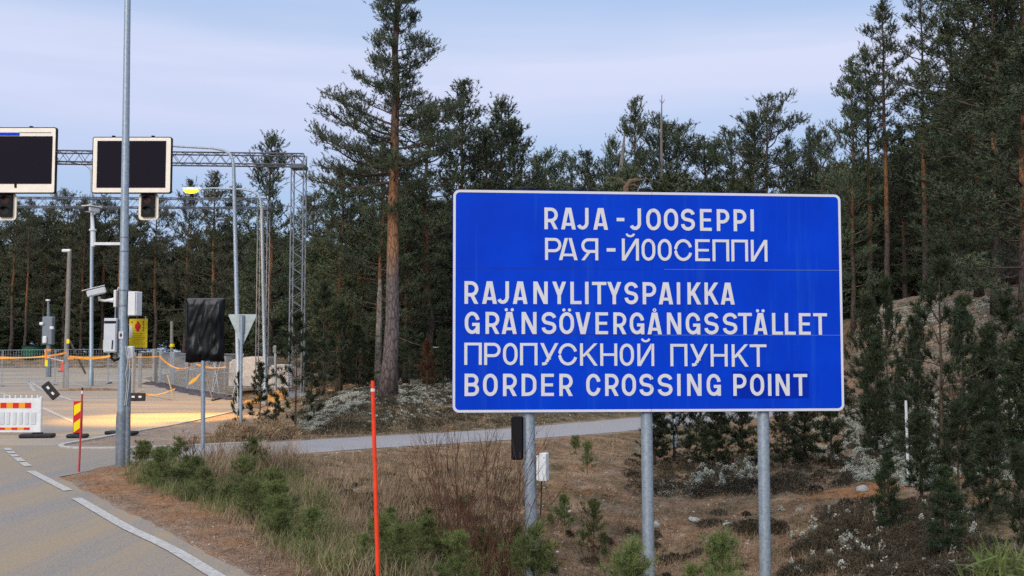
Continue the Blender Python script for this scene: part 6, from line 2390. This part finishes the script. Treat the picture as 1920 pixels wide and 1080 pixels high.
# pale concrete blocks
def block(x0, x1, ytl, ytr, yb, D, dep, label):
    bz_ = Vector((at((x0 + x1) / 2, yb, D).x, D, at(x0, yb, D).z - .15))
    pts = [(at(x0, yb, D), 0), (at(x1, yb, D), 0), (at(x1 - 2, ytr, D), 0), (at((x0 + x1) / 2, (ytl + ytr) / 2 - 3, D), 0), (at(x0 + 3, ytl, D), 0)]
    poly = [((p.x - bz_.x), (p.z - bz_.z) - (.15 if i < 2 else 0)) for i, (p, _) in enumerate(pts)]
    import bmesh
    m_ = MB().prism(poly, Matrix.Identity(4), dep)
    o_ = m_.build('concrete_block', CONC, None, loc=bz_)
    bm2 = bmesh.new(); bm2.from_mesh(o_.data)
    bmesh.ops.recalc_face_normals(bm2, faces=bm2.faces)
    bmesh.ops.bevel(bm2, geom=bm2.edges[:] , offset=.08, segments=2, affect='EDGES')
    bm2.to_mesh(o_.data); bm2.free()
    return tag(o_, label, 'block')


block(427, 504, 675, 668, 721, 50, 1.6, 'large pale concrete block beside the tall lamp post')
block(502, 545, 685, 686, 724, 48, 1.2, 'smaller pale concrete block beyond the small grey meter post')
b = at(516.5, 740, 46); b.z = gz(b.x, 46)
e = empty('meter_post', b, 'short grey meter post with a small box at its top', 'post')
MB().tube([(0, 0, 0), at(516.5, 655, 46) - b], .06, 10).build('post', GALV, e, True)
MB().box(at(515.5, 655, 46) - b, (.16, .14, .32), bev=.03).build('meter', GALV_D, e)
# blue post behind the sign
q = hit(1265, 838)[0]
b = Vector(q)
e = empty('steel_post', b, 'blue-grey steel post among the young pines under the sign', 'post')
MB().tube([(0, 0, -.1), (0, 0, 1.0), (0, 0, 2.2)], [.085, .08, .075], 12).build('shaft', GALV, e, True)
MB().tube([(0, 0, .0), (0, 0, .25)], .10, 12).build('collar', GALV_D, e, True)

# hut in the trees
D = 53
xc = at(797, 620, D).x
b = Vector((xc, D, gz(xc, D) - .1))
e = empty('hut', b, 'small blue-grey hut with a pale roof edge half hidden in the pines', 'hut')
hw_ = 1.25
zt = at(797, 592, D).z - b.z
MB().box((.2, 1.2, zt / 2), (2 * hw_, 2.2, zt), bev=.02).build('wall', HUT, e)
rf_ = MB()
rf_.box((.15, 1.1, zt + .10), (2 * hw_ + .5, 2.8, .12), Matrix.Rotation(R(4), 3, 'X'), .02)
rf_.build('roof', HUTROOF, e)
MB().box((-.1, .085, zt * .55), (.9, .03, .7), bev=.01).build('window', BLACKP, e)
# rail of pale poles in the woods
for x0, x1, D, yy, lab in [(640, 700, 54, 636, 'low pale rail seen left of the tall pine'), (808, 850, 50, 651, 'low pale rail ending at the left edge of the blue sign')]:
    a, c_ = at(x0, yy, D), at(x1, yy, D)
    b = Vector((a.x, D, gz(a.x, D)))
    e = empty('rail_fence', b, lab, 'fence')
    MB().bar(a - b, c_ - b, .06).build('rail', WHITEP, e)
    for p in (a, c_):
        g = gz(p.x, D)
        MB().bar(Vector((p.x, D + .05, g)) - b, p - b + Vector((0, .05, .1)), .08).build('post', POLEW, e)
